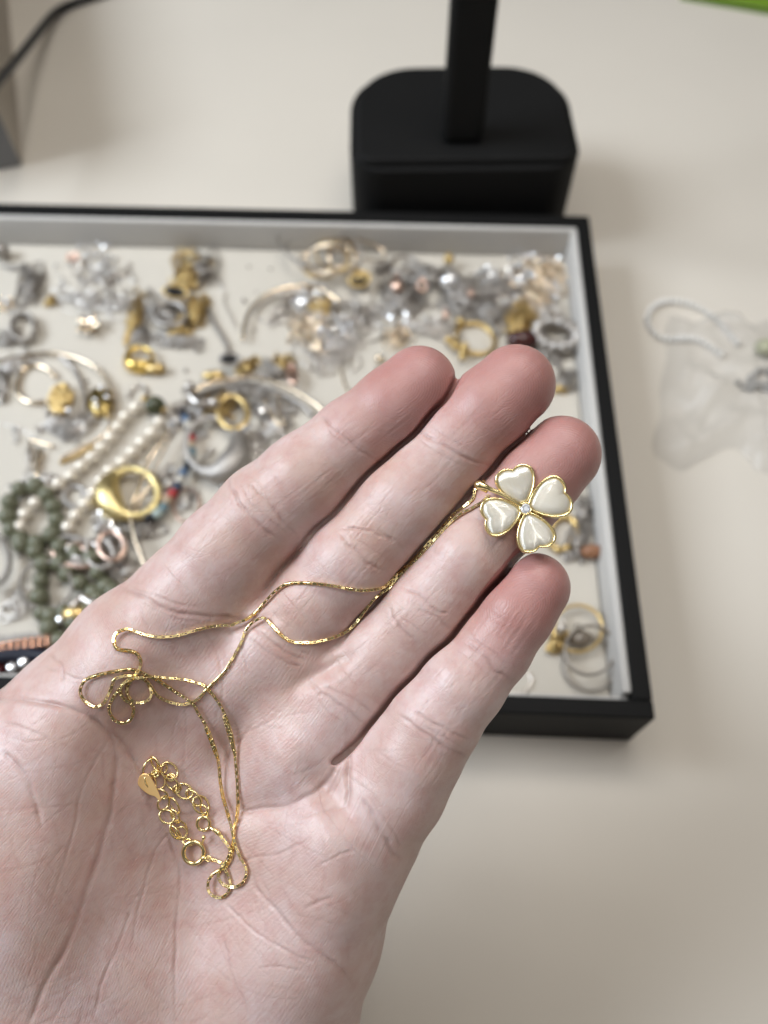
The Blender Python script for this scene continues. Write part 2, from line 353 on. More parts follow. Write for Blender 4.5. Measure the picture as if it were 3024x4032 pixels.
# soft relief of the palm: (u, v, su, sv, angle, mm towards the viewer)
RELIEF = [
 (450, 1770, 120, 210, 12, -4.2), (520, 1620, 90, 90, 0, -1.6), (330, 1560, 120, 60, -35, -1.0),
 (60, 1800, 150, 260, 0, 3.2), (110, 2080, 140, 220, 0, 1.6), (700, 1930, 90, 170, -25, 2.2), (560, 2120, 120, 130, 0, 1.0),
 (620, 1640, 70, 55, -40, 1.9), (690, 1800, 60, 60, -30, 1.6), (420, 1490, 100, 50, -38, 1.3), (250, 1450, 75, 60, -38, 1.2), (520, 1480, 60, 45, -40, .8),
 (400, 2000, 60, 200, -12, -1.8), (700, 1705, 20, 60, -38, -.9), (560, 1745, 60, 22, -10, -.9), (505, 1600, 25, 60, 30, -.9),
 (700, 1450, 12, 45, 60, -1.0), (530, 1345, 10, 40, 80, -.8)]
dz = np.zeros(nv)
for u, v, su, sv, an, amp in RELIEF:
    a = math.radians(an); du, dv = UVD[:, 0]-u, UVD[:, 1]-v; p = du*math.cos(a)+dv*math.sin(a); q = -du*math.sin(a)+dv*math.cos(a)
    dz += 1.4*amp*np.exp(-.5*((p/su)**2+(q/sv)**2))
RAY = X/np.linalg.norm(X, axis=1)[:, None]
X -= RAY*(dz*fw)[:, None]; N = vnormals()
# finger coordinates for skin texture
sfin = np.zeros(nv); tfin = np.zeros(nv); dfin = np.full(nv, 1e9); wid = np.full(nv, -1); tip = np.zeros(nv); ridge = np.zeros(nv)
for fi, (nm, ch) in enumerate(FING.items()):
    s0 = 0.0; pts = [hp(*c)[0] for c in ch]
    for a, b in zip(pts[:-1], pts[1:]):
        ab = b-a; L = np.linalg.norm(ab); t = np.clip(((X-a)@ab)/L**2, -.6 if s0 == 0 else 0, 1); near = a+t[:, None]*ab; d = np.linalg.norm(X-near, axis=1)
        side = np.cross(ab/L, [0, 0, 1.0]); m = d < dfin
        dfin[m] = d[m]; sfin[m] = s0+(t*L)[m]; tfin[m] = ((X-near)@side)[m]; wid[m] = fi; s0 += L
palmw = np.clip((sfin-54)/14, 0, 1); palmw[dfin > 16] = 1
tip = (1-palmw)*np.clip(1-(sfin-4)/17, 0, 1)**.8
sl = np.clip(sfin, -8, 26); ridge = np.where(wid >= 0, np.hypot(sl-4.0, tfin*1.15+.5*np.sin(sl*.35)), 0)
pu_, pv_ = X[:, 0], X[:, 1]; wave_ = pv_*.55+pu_*.75+3.0*np.sin(pu_/9.0)+2.4*np.sin(pv_/11.0+1)
ridge = np.where(palmw > .5, wave_, ridge)
# creases traced on the skin: (polyline in print pixels, half width mm, depth mm, redness)
CREASES = [
 ([(688,896),(720,925),(745,945),(790,980),(834,1003)],.55,.34,.8), ([(706,922),(735,950),(770,972)],.4,.15,.5), ([(735,925),(775,960),(815,985)],.4,.12,.4),
 ([(496,1035),(505,1062),(529,1104),(560,1136),(600,1165)],.6,.34,.9), ([(535,1045),(560,1064),(590,1093),(615,1127),(648,1168)],.5,.28,.8), ([(515,1040),(545,1085),(585,1125),(625,1160)],.4,.14,.4),
 ([(258,1270),(300,1284),(350,1312),(405,1325),(470,1336),(515,1340)],.7,.42,.9), ([(275,1265),(330,1286),(385,1306),(430,1312)],.5,.2,.5), ([(300,1300),(360,1330),(430,1345)],.5,.16,.4),
 ([(905,930),(950,958),(1000,985),(1062,1008)],.55,.34,.8), ([(925,915),(975,952),(1012,975)],.4,.14,.4), ([(905,945),(950,980),(1000,1005)],.4,.14,.5),
 ([(740,1140),(791,1145),(824,1155),(855,1174)],.5,.28,.8), ([(735,1152),(752,1175),(768,1191),(798,1221),(824,1232)],.6,.32,.9), ([(815,1145),(848,1165),(875,1195)],.45,.2,.6), ([(755,1160),(800,1185),(845,1215)],.4,.12,.3),
 ([(545,1355),(600,1395),(660,1432)],.6,.3,.7), ([(530,1375),(600,1422),(650,1444)],.5,.22,.5), ([(570,1350),(625,1390),(680,1420)],.45,.16,.4),
 ([(842,1312),(854,1340),(874,1366),(905,1390)],.55,.28,.8), ([(872,1268),(907,1290),(944,1316),(970,1330)],.5,.28,.8), ([(900,1318),(940,1333),(974,1362)],.45,.2,.6), ([(858,1330),(890,1350),(925,1372)],.4,.14,.4),
 ([(1038,1098),(1090,1130),(1152,1162)],.55,.3,.7), ([(1022,1112),(1070,1142),(1120,1166)],.4,.14,.4),
 ([(690,1500),(730,1518),(790,1568)],.6,.32,.7), ([(698,1486),(745,1500),(806,1542)],.5,.24,.5), ([(684,1515),(720,1545),(760,1580)],.4,.16,.4),
 ([(998,1386),(1040,1415),(1076,1452),(1114,1474)],.55,.32,.8), ([(1010,1374),(1055,1402),(1095,1436)],.4,.15,.5), ([(985,1400),(1025,1432),(1060,1462)],.4,.13,.4),
 ([(862,1544),(912,1579),(962,1612),(1012,1640)],.6,.34,.9), ([(892,1536),(945,1566),(1016,1600)],.5,.3,.8), ([(905,1562),(955,1590),(1005,1618)],.4,.14,.4),
 ([(775,1728),(800,1752),(818,1790),(842,1826),(868,1866)],.8,.42,.7), ([(800,1722),(826,1764),(850,1800),(872,1834)],.45,.16,.4),
 ([(756,1620),(752,1680),(750,1748)],.8,.7,.8), ([(670,1470),(690,1500),(676,1476)],.6,.3,.6),
 ([(-40,1510),(0,1512),(60,1512),(120,1522),(180,1540),(222,1570),(244,1615),(249,1670),(242,1733),(222,1820),(186,1930),(140,2040),(84,2160),(40,2260)],.9,.55,.8),
 ([(178,1534),(240,1584),(285,1630),(312,1680),(332,1735)],.7,.32,.6), ([(240,1590),(300,1660),(345,1745),(372,1830),(388,1900),(382,2000),(377,2098),(380,2200)],.6,.3,.5),
 ([(550,1562),(516,1600),(488,1648),(478,1700)],.6,.32,.5), ([(520,1755),(549,1748),(635,1738),(690,1706),(722,1668),(752,1606)],.9,.6,.7), ([(510,1862),(560,1852),(607,1842),(669,1811)],.5,.26,.5),
 ([(640,1768),(700,1752),(748,1738)],.5,.2,.4), ([(687,1867),(725,1852),(765,1836)],.4,.24,.6), ([(658,1963),(690,1948),(720,1938)],.35,.18,.4),
 ([(540,1880),(560,1925),(588,1959),(631,2006),(681,2052),(734,2092),(768,2140)],.7,.42,.6), ([(489,1952),(540,2003),(618,2053),(690,2080)],.5,.26,.4), ([(560,2092),(600,2090),(650,2098)],.4,.22,.5),
 ([(282,1960),(268,2010),(225,2110),(200,2200)],.5,.26,.4), ([(478,2020),(492,2060),(505,2110),(545,2200)],.45,.22,.4), ([(375,1790),(330,1850),(300,1950),(285,2060)],.5,.22,.4),
 ([(0,1620),(40,1655),(70,1710),(90,1780)],.8,.4,.5), ([(0,1560),(60,1575),(110,1600)],.6,.24,.4), ([(110,1410),(128,1435),(140,1470)],.5,.26,.6), ([(95,1440),(150,1460),(215,1470)],.4,.18,.3),
 ([(230,1600),(180,1700),(150,1820),(110,1950)],.5,.2,.3), ([(300,1300),(330,1370),(420,1400)],.4,.12,.3), ([(430,1345),(470,1410),(480,1480),(465,1560)],.5,.2,.3), ([(480,1345),(520,1390),(535,1450)],.5,.22,.4),
]
rs = random.Random(3)
for _ in range(170):                 # fine lines crossing the palm
    u0, v0 = rs.uniform(0, 760), rs.uniform(1500, 2230); an = math.radians(rs.choice([rs.gauss(78, 14), rs.gauss(115, 16), rs.gauss(25, 20), rs.gauss(150, 12)])); L = rs.uniform(60, 230); b = rs.uniform(-.5, .5)
    CREASES.append(([(u0+L*t*math.cos(an+b*t), v0+L*t*math.sin(an+b*t)) for t in (0, .25, .5, .75, 1)], rs.uniform(.2, .32), rs.uniform(.02, .05), rs.uniform(.15, .38)))
for nm, ch in FING.items():          # fine lines along and across the fingers
    for _ in range(30):
        i = rs.randrange(1, len(ch)-1); (u0, v0, r0, _z), (u1, v1, r1, _z2) = ch[i], ch[i+1]; t = rs.random(); L = math.hypot(u1-u0, v1-v0)
        dx, dy = (u1-u0)/L, (v1-v0)/L; o = rs.uniform(-.7, .7)*r0; cu, cv = u0+(u1-u0)*t-dy*o, v0+(v1-v0)*t+dx*o
        if rs.random() < .6: l = rs.uniform(20, 60); w = rs.uniform(-.15, .15); P_ = [(cu-dx*l, cv-dy*l), (cu+w*10, cv), (cu+dx*l, cv+dy*l)]
        else: l = rs.uniform(12, 40); P_ = [(cu+dy*l, cv-dx*l), (cu+dx*4, cv+dy*4), (cu-dy*l, cv+dx*l)]
        CREASES.append((P_, rs.uniform(.2, .32), rs.uniform(.03, .06), .12))
grv = np.zeros(nv); red = np.zeros(nv)
fr = np.where(front > .05)[0]; U = UVD[fr]; mmpx = X[fr, 2]/FD
for pl_, w, dep, rd in CREASES:
    big_ = w > .39
    if big_: w *= .55; dep *= .54
    pp_ = spline(pl_, max(6, 5*len(pl_))) if len(pl_) > 2 else np.array(pl_, float)
    if big_: j_ = np.random.default_rng(int(abs(pp_[0, 0])*7)).normal(0, 1, (len(pp_)+4, 2)); pp_ = pp_+1.6*(j_[:-4]+j_[1:-3]+j_[2:-2]+j_[3:-1])/4*2
    lo, hi = pp_.min(0)-35, pp_.max(0)+35
    k = np.where((U[:, 0] > lo[0]) & (U[:, 0] < hi[0]) & (U[:, 1] > lo[1]) & (U[:, 1] < hi[1]))[0]
    if not len(k): continue
    q = U[k]; best = np.full(len(k), 1e9); bt = np.zeros(len(k)); n_ = len(pp_)-1
    for i in range(n_):
        a, b = pp_[i], pp_[i+1]; ab = b-a; t = np.clip(((q-a)@ab)/(ab@ab+1e-9), 0, 1); d = np.linalg.norm(q-a-t[:, None]*ab, axis=1)
        m = d < best; best[m] = d[m]; bt[m] = (i+t[m])/n_
    x = best*mmpx[k]; env = np.clip(np.minimum(bt, 1-bt)*6+.25, 0, 1)*(.72+.28*np.sin(bt*n_*.9+w*90)*np.sin(bt*n_*.37+dep*50)); tgt = fr[k]
    pr_ = dep*env*(np.exp(-(x/w)**2)-.2*np.exp(-((x-2.4*w)/(1.3*w))**2)+(.30*np.exp(-(x/1.5)**2) if big_ else 0))
    grv[tgt] += pr_; red[tgt] = np.maximum(red[tgt], rd*env*np.exp(-(x/(w*1.5))**2))
X -= N*(grv*np.clip(front*3, 0, 1))[:, None]
N = vnormals()
red = np.clip(red, 0, 1)
# attributes for the skin material
def fattr(n, a): at = HM.attributes.new(n, 'FLOAT', 'POINT'); at.data.foreach_set('value', a.astype(np.float32))
fattr('tip_red', tip); fattr('crease_red', red); fattr('palm_w', palmw); fattr('ridge', ridge)
pu, pv = X[:, 0], X[:, 1]; ca, sa = math.cos(math.radians(52)), math.sin(math.radians(52))
sk = np.stack([np.where(palmw > .5, pu*ca-pv*sa, sfin), np.where(palmw > .5, pu*sa+pv*ca, tfin+wid*31), np.zeros(nv)], 1)
at = HM.attributes.new('skin_co', 'FLOAT_VECTOR', 'POINT'); at.data.foreach_set('vector', sk.astype(np.float32).ravel())
# into the world
XW = CC+X@CR; HO = cam2w(ray(800, 3000)*158)
HM.vertices.foreach_set('co', ((XW-HO)*.001).astype(np.float32).ravel()); HM.update(); HM.polygons.foreach_set('use_smooth', [True]*len(HM.polygons)); HM.name = 'hand'
hand = bpy.data.objects.new('hand', HM); COL.objects.link(hand); hand.location = Vector(HO)*.001
props(hand, 'open left hand, palm up, fingers together, holding out a gold necklace above the tray', 'hand')
# skin
def skin_material():
    m = bpy.data.materials.new('skin'); m.use_nodes = True; n = m.node_tree; b = n.nodes['Principled BSDF']; L = n.links.new
    def at(name): a = n.nodes.new('ShaderNodeAttribute'); a.attribute_name = name; return a
    def mix(f, a, b_, mode='MIX'):
        x = n.nodes.new('ShaderNodeMix'); x.data_type = 'RGBA'; x.blend_type = mode
        for s, val in ((0, f), (6, a), (7, b_)):
            if isinstance(val, bpy.types.NodeSocket): L(val, x.inputs[s])
            else: x.inputs[s].default_value = val if s == 0 else (*val, 1)
        return x.outputs[2]
    def mth(op, a, b_=0.0, c=None):
        x = n.nodes.new('ShaderNodeMath'); x.operation = op
        for s, val in enumerate((a, b_) if c is None else (a, b_, c)):
            if isinstance(val, bpy.types.NodeSocket): L(val, x.inputs[s])
            else: x.inputs[s].default_value = val
        return x.outputs[0]
    def noise(vec, scale, det=3, rough=.5):
        x = n.nodes.new('ShaderNodeTexNoise'); x.inputs['Scale'].default_value = scale; x.inputs['Detail'].default_value = det; x.inputs['Roughness'].default_value = rough; L(vec, x.inputs['Vector']); return x.outputs['Fac']
    def scaled(vec, s):
        x = n.nodes.new('ShaderNodeMapping'); x.inputs['Scale'].default_value = s; L(vec, x.inputs['Vector']); return x.outputs[0]
    tc = n.nodes.new('ShaderNodeTexCoord').outputs['Object']; co = at('skin_co').outputs['Vector']
    big = noise(tc, 75, 3); mid = noise(tc, 260, 4, .6); fine = noise(tc, 900, 3, .6)
    def ramp(f, p0, p1): x = n.nodes.new('ShaderNodeMapRange'); x.inputs[1].default_value = p0; x.inputs[2].default_value = p1; L(f, x.inputs[0]); return x.outputs[0]
    base = mix(ramp(big, .3, .7), SKIN_A, SKIN_B)
    base = mix(mth('MULTIPLY', ramp(mid, .42, .70), .5), base, SKIN_RED)
    base = mix(mth('MULTIPLY', at('tip_red').outputs['Fac'], .8), base, SKIN_TIP)
    base = mix(mth('MULTIPLY', at('crease_red').outputs['Fac'], .42), base, SKIN_CREASE)
    L(base, b.inputs['Base Color'])
    b.inputs['Subsurface Weight'].default_value = .35; b.inputs['Subsurface Radius'].default_value = (1.0, .4, .25); b.inputs['Subsurface Scale'].default_value = .0014
    L(mth('ADD', mth('MULTIPLY', fine, .25), .29), b.inputs['Roughness']); b.inputs['Specular IOR Level'].default_value = .55
    # relief: cells, lines along the finger, lines across, ridges
    vor = n.nodes.new('ShaderNodeTexVoronoi'); vor.feature = 'DISTANCE_TO_EDGE'; vor.inputs['Scale'].default_value = 1.0; L(scaled(co, (1.1, 2.2, 1)), vor.inputs['Vector'])
    cells = mth('MINIMUM', mth('MULTIPLY', vor.outputs['Distance'], 4), 1.0)
    along = noise(scaled(co, (.22, 2.4, 1)), 1.0, 3, .6); across = noise(scaled(co, (2.2, .35, 1)), 1.0, 3, .6)
    wv = mth('SINE', mth('MULTIPLY', at('ridge').outputs['Fac'], 2*PI/.52)); pw = at('palm_w').outputs['Fac']
    tipm = mth('SUBTRACT', 1.0, pw)
    def lines(ang, sx_, sy_, th):                # fine furrows: thin edges of stretched cells, bent by noise
        mp = n.nodes.new('ShaderNodeMapping'); mp.inputs['Rotation'].default_value = (0, 0, math.radians(ang)); L(co, mp.inputs['Vector'])
        ds = n.nodes.new('ShaderNodeTexNoise'); ds.inputs['Scale'].default_value = .22; ds.inputs['Detail'].default_value = 2; L(mp.outputs[0], ds.inputs['Vector'])
        vm = n.nodes.new('ShaderNodeVectorMath'); vm.operation = 'MULTIPLY_ADD'; vm.inputs[1].default_value = (1.6, 1.6, 0); L(ds.outputs['Color'], vm.inputs[0]); L(mp.outputs[0], vm.inputs[2])
        v_ = n.nodes.new('ShaderNodeTexVoronoi'); v_.feature = 'DISTANCE_TO_EDGE'; v_.inputs['Scale'].default_value = 1.0; L(scaled(vm.outputs[0], (sx_, sy_, 1)), v_.inputs['Vector'])
        return ramp(v_.outputs['Distance'], 0.0, th)
    furrow = mth('ADD', mth('ADD', mth('MULTIPLY', lines(8, .10, .42, .05), 1.1), mth('MULTIPLY', lines(75, .12, .5, .06), .7)), mth('MULTIPLY', lines(-38, .16, .7, .09), .6))
    h = mth('MULTIPLY', cells, .18); h = mth('ADD', h, mth('MULTIPLY', furrow, .28)); h = mth('ADD', h, mth('MULTIPLY', along, .85)); h = mth('ADD', h, mth('MULTIPLY', across, .5)); h = mth('ADD', h, mth('MULTIPLY', fine, .35))
    h = mth('ADD', h, mth('MULTIPLY', mth('MULTIPLY', wv, mth('MAXIMUM', at('tip_red').outputs['Fac'], mth('MULTIPLY', pw, .6))), .18))
    bp = n.nodes.new('ShaderNodeBump'); bp.inputs['Distance'].default_value = .00013; bp.inputs['Strength'].default_value = .44; L(h, bp.inputs['Height']); L(bp.outputs[0], b.inputs['Normal'])
    return m
SKIN_A, SKIN_B, SKIN_RED, SKIN_TIP, SKIN_CREASE = lin((197, 167, 156)), lin((207, 184, 181)), lin((186, 140, 132)), lin((172, 117, 112)), lin((144, 98, 88))
HM.materials.clear(); HM.materials.append(skin_material())
# sight lines onto the skin, for laying the necklace on it
BVH = BVHTree.FromPolygons([Vector(p) for p in XW], [tuple(p.vertices) for p in HM.polygons])
def skin_depth(u, v):
    d = ray(u, v) @ CR; hit = BVH.ray_cast(Vector(CC), Vector(d/np.linalg.norm(d)))
    return None if hit[0] is None else float(w2cam(np.array(hit[0]))[2])
# ------------------------------------------------------------------ the necklace on the palm
def lay(path, step=4.0, lift=.36, smooth=9):
    """photograph polyline -> world points (mm) resting on the skin, bridging the gaps between fingers"""
    q = resample(spline(np.array(path, float), 14*len(path)), step)
    z = np.array([np.nan if (d := skin_depth(u, v)) is None else d for u, v in q])
    ok = ~np.isnan(z)
    if not ok.any(): z[:] = 150
    else: z = np.interp(np.arange(len(z)), np.where(ok)[0], z[ok])
    zs = z.copy()
    for _ in range(40):                          # the chain hangs taut over hollows instead of following each groove
        w = np.array([(zs[max(0, i-smooth//2):i+smooth//2+1]).mean() for i in range(len(zs))]); zs = np.minimum(w, z)
    return q, zs-lift
c6 = lambda x, y: (200+.7233*x, 2200+.7233*y)
c7 = lambda x, y: (400+.4822*x, 2800+.4822*y)
c5 = lambda x, y: (900+.6028*x, 1900+.6028*y)
cp = lambda x, y: (1700+.4219*x, 1700+.4219*y)
PATHS = [
 # bail -> between middle and ring finger -> over the middle finger -> heap in the palm
 ([cp(520, 600), cp(470, 652), cp(370, 715), cp(260, 770), cp(150, 868), cp(0, 1040), c5(1300, 420), c5(1200, 532), c5(1100, 622), c5(1045, 692), c5(960, 752), c5(890, 842), c5(830, 922), c5(750, 985), c5(650, 1025), c5(550, 1046), c5(450, 1046), c5(390, 1030), c5(330, 985), c5(270, 920), c5(230, 884), c5(170, 905), c5(115, 960), c5(80, 1050), c5(20, 1160),
   c6(990, 540), c6(940, 620), c6(850, 710), c6(790, 770), c6(720, 793), c6(650, 780), c6(590, 752), c6(560, 718), c6(535, 680), c6(500, 652), c6(455, 648), c6(420, 690), c6(415, 730), c6(440, 772), c6(490, 785), c6(535, 765), c6(548, 730), c6(535, 690)], 0.0),
 ([cp(480, 470), cp(420, 512), cp(400, 560), cp(385, 625), cp(300, 700), cp(200, 775), cp(60, 940), c5(1390, 300), c5(1290, 412), c5(1190, 522), c5(1100, 602), c5(1050, 655), c5(1000, 690), c5(900, 706), c5(800, 697), c5(690, 676), c5(570, 660), c5(440, 655), c5(370, 666), c5(310, 705), c5(250, 765), c5(190, 835), c5(120, 890), c5(30, 925),
   c6(990, 360), c6(870, 370), c6(770, 395), c6(680, 420), c6(570, 425), c6(490, 408), c6(420, 385), c6(370, 397), c6(345, 430), c6(350, 475), c6(372, 495), c6(420, 500), c6(465, 515), c6(488, 550), c6(486, 590), c6(462, 630), c6(420, 660), c6(385, 692), c6(380, 730), c6(402, 768), c6(438, 792), c6(450, 832), c6(430, 880), c6(385, 894), c6(338, 868), c6(318, 812), c6(338, 760), c6(370, 715), c6(405, 676), c6(455, 652), c6(540, 643), c6(620, 650), c6(700, 655), c6(770, 670), c6(830, 690), c6(865, 722), c6(905, 772), c6(940, 832), c6(970, 910), c6(990, 990), c6(1003, 1070),
   c7(1000, 50), c7(1040, 120), c7(1065, 210), c7(1085, 330), c7(1096, 450), c7(1105, 560), c7(1110, 680), c7(1114, 780), c7(1102, 890), c7(1082, 970), c7(1075, 1080), c7(1064, 1170), c7(1040, 1232), c7(1000, 1280), c7(945, 1308), c7(900, 1342), c7(870, 1400), c7(876, 1470), c7(920, 1514), c7(980, 1520), c7(1030, 1482), c7(1050, 1422), c7(1040, 1362), c7(1012, 1300), c7(975, 1240), c7(925, 1222), c7(880, 1208)], .25),
 ([c6(325, 715), c6(350, 655), c6(420, 638), c6(470, 650)], .55),
 ([c6(325, 715), c6(308, 752), c6(278, 795), c6(232, 806), c6(178, 768), c6(160, 715), c6(188, 662), c6(250, 635), c6(340, 615), c6(430, 604), c6(490, 618), c6(540, 640), c6(600, 672), c6(680, 725), c6(745, 768), c6(782, 802), c6(802, 840), c6(850, 920), c6(885, 1010), c6(905, 1080),
   c7(850, 130), c7(910, 260), c7(945, 370), c7(960, 470), c7(967, 560), c7(990, 690), c7(1028, 830), c7(1060, 950), c7(1080, 1050), c7(1100, 1115), c7(1130, 1190), c7(1165, 1250), c7(1184, 1315), c7(1160, 1390), c7(1100, 1432), c7(1040, 1436), c7(985, 1410), c7(954, 1350), c7(972, 1290), c7(1015, 1230), c7(1045, 1160), c7(1040, 1110), c7(1000, 1060), c7(962, 1003)], .5),
]
neck = thing('necklace', at_depth(1020, 2750, 150), 'fine gold box chain necklace with a four leaf clover pendant lying across the palm', 'necklace')
LINKW, PITCH = .58, .72
def link_mesh():                                # square band, open on two sides, with softened edges
    o, i, w = LINKW/2, LINKW/2-.15, PITCH*.54
    bm = bmesh.new(); ring = []
    for rr, hh in ((o, -1), (o, 1), (i, 1), (i, -1)):
        ring.append([bm.verts.new((x*w*(rr/o if rr == i else 1) if False else x*(w if rr == o else w-.13), y*rr, hh*LINKW*.46)) for x, y in ((-1, -1), (1, -1), (1, 1), (-1, 1))])
    for a in range(4):
        for k in range(4): bm.faces.new((ring[a][k], ring[a][(k+1) % 4], ring[(a+1) % 4][(k+1) % 4], ring[(a+1) % 4][k]))
    bmesh.ops.recalc_face_normals(bm, faces=bm.faces[:])
    bmesh.ops.bevel(bm, geom=[e for e in bm.edges if e.calc_length() > .3 and max(abs(v.co.y) for v in e.verts) > i+.05], offset=.05, segments=1, affect='EDGES')
    for v in bm.verts: v.co *= .001
    me = bpy.data.meshes.new('chain_link'); bm.to_mesh(me); bm.free(); me.materials.append(M_gold); return me
LINK = link_mesh()
tf = []                                          # (position, 3x3)
for path, extra in PATHS:
    q, z = lay(path, 5.0)
    z = z-extra*np.clip(np.minimum(np.arange(len(z)), np.arange(len(z))[::-1])/8, 0, 1)*.55
    P3 = np.array([at_depth(u, v, d) for (u, v), d in zip(q, z)]); P3 = resample(P3, PITCH)
    T, N_, B_ = frames(P3); tw = 0
    for i in range(len(P3)):
        vd = P3[i]-CC; nn = -vd+T[i]*(vd@T[i]); nn /= np.linalg.norm(nn); bb = np.cross(T[i], nn)
        tw = .93*tw+random.gauss(0, .10); a = tw+(PI/2 if i % 2 else 0)
        tf.append((P3[i], np.stack([T[i], math.cos(a)*bb+math.sin(a)*nn, -math.sin(a)*bb+math.cos(a)*nn], 1)))
for i, (p, M) in enumerate(tf[:295]):
    o = bpy.data.objects.new('chain_link', LINK); COL.objects.link(o); o.parent = neck
    m4 = Matrix.Identity(4); rel = (p-ORG[neck.name])*.001
    for r in range(3):
        for c in range(3): m4[r][c] = M[r][c]
        m4[r][3] = rel[r]
    o.matrix_local = m4
if len(tf) > 295:
    lv = np.array([v.co[:] for v in LINK.vertices])*1000; lf = [tuple(p.vertices) for p in LINK.polygons]; g = G()
    for p, M in tf[295:]: g.add(lv @ M.T+p, lf)
    part('chain_end', g.get(), M_gold, neck, smooth=False, kind='stuff')
# ---- clover pendant
PC = at_depth(*cp(858, 728), skin_depth(*cp(840, 790)) or 148) ; zc_ = w2cam(PC)[2]
vdir = (PC-CC)/np.linalg.norm(PC-CC)
right, down = CR[0], CR[1]
pn = -vdir; pn = pn+right*.16+(-down)*.10; pn /= np.linalg.norm(pn)   # leans a little with the fingertip
px = right-pn*(right@pn); px /= np.linalg.norm(px); py = np.cross(pn, px)            # py points up in the picture
PC = PC+pn*1.3
MM = zc_/FS*.4219                                                    # mm per crop pixel
PR = np.stack([px, py, pn], 1)
def P2(x, y, h=0.0): return PC+PR @ np.array([(x-858)*MM, -(y-728)*MM, h])
def heart(n=60):                                                     # broad heart: blunt tip at the origin, shallow notch, length 1
    hp_ = [(0, .045), (.05, .13), (.17, .25), (.33, .37), (.5, .455), (.67, .495), (.82, .48), (.93, .395), (.985, .265), (.985, .15), (.955, .06)]
    pts = [(x, y) for x, y in hp_]+[(.925, 0)]+[(x, -y) for x, y in hp_[::-1]]
    return resample(np.vstack([spline(np.array(pts), 400, closed=True), [pts[0]]]), 1)[:1] if False else spline(np.array(pts), n, closed=True)
pend = bpy.data.objects.new('pendant', None); COL.objects.link(pend); pend.empty_display_size = .004; pend.parent = neck; ORG[pend.name] = ORG[neck.name]
M_stone = bpy.data.materials.new('moonstone'); M_stone.use_nodes = True
def stone_mat(name, tang):
    m = bpy.data.materials.new(name); m.use_nodes = True; n = m.node_tree; b = n.nodes['Principled BSDF']; L = n.links.new
    b.inputs['Base Color'].default_value = (.66, .62, .52, 1); b.inputs['Roughness'].default_value = .06; b.inputs['Coat Weight'].default_value = .6; b.inputs['Coat Roughness'].default_value = .02
    b.inputs['Subsurface Weight'].default_value = .5; b.inputs['Subsurface Radius'].default_value = (1, .9, .7); b.inputs['Subsurface Scale'].default_value = .0012
    tc = n.nodes.new('ShaderNodeTexCoord'); mp = n.nodes.new('ShaderNodeMapping'); L(tc.outputs['Object'], mp.inputs['Vector'])
    a = math.atan2(tang @ py, tang @ px)
    nz = n.nodes.new('ShaderNodeTexNoise'); nz.inputs['Scale'].default_value = 1.0; nz.inputs['Detail'].default_value = 4
    t3 = n.nodes.new('ShaderNodeVectorMath'); t3.operation = 'DOT_PRODUCT'; t3.inputs[1].default_value = tuple(np.cross(pn, tang)); L(tc.outputs['Object'], t3.inputs[0])
    cmb = n.nodes.new('ShaderNodeCombineXYZ'); sc = n.nodes.new('ShaderNodeMath'); sc.operation = 'MULTIPLY'; sc.inputs[1].default_value = 4200; L(t3.outputs['Value'], sc.inputs[0]); L(sc.outputs[0], cmb.inputs[0]); L(cmb.outputs[0], nz.inputs['Vector'])
    fib = n.nodes.new('ShaderNodeMix'); fib.data_type = 'RGBA'; fib.inputs[6].default_value = (.74, .67, .53, 1); fib.inputs[7].default_value = (.90, .86, .77, 1); L(nz.outputs['Fac'], fib.inputs[0]); L(fib.outputs[2], b.inputs['Base Color'])
    gl = n.nodes.new('ShaderNodeBsdfAnisotropic'); gl.inputs['Color'].default_value = (.95, .95, .92, 1); gl.inputs['Roughness'].default_value = .34; gl.inputs['Anisotropy'].default_value = .9
    tv = n.nodes.new('ShaderNodeCombineXYZ'); tv.inputs[0].default_value, tv.inputs[1].default_value, tv.inputs[2].default_value = tang; L(tv.outputs[0], gl.inputs['Tangent'])
    mx = n.nodes.new('ShaderNodeMixShader'); mx.inputs[0].default_value = .30; L(b.outputs[0], mx.inputs[1]); L(gl.outputs[0], mx.inputs[2]); L(mx.outputs[0], n.nodes['Material Output'].inputs['Surface'])
    return m
bpy.data.materials.remove(M_stone)
HS = heart()
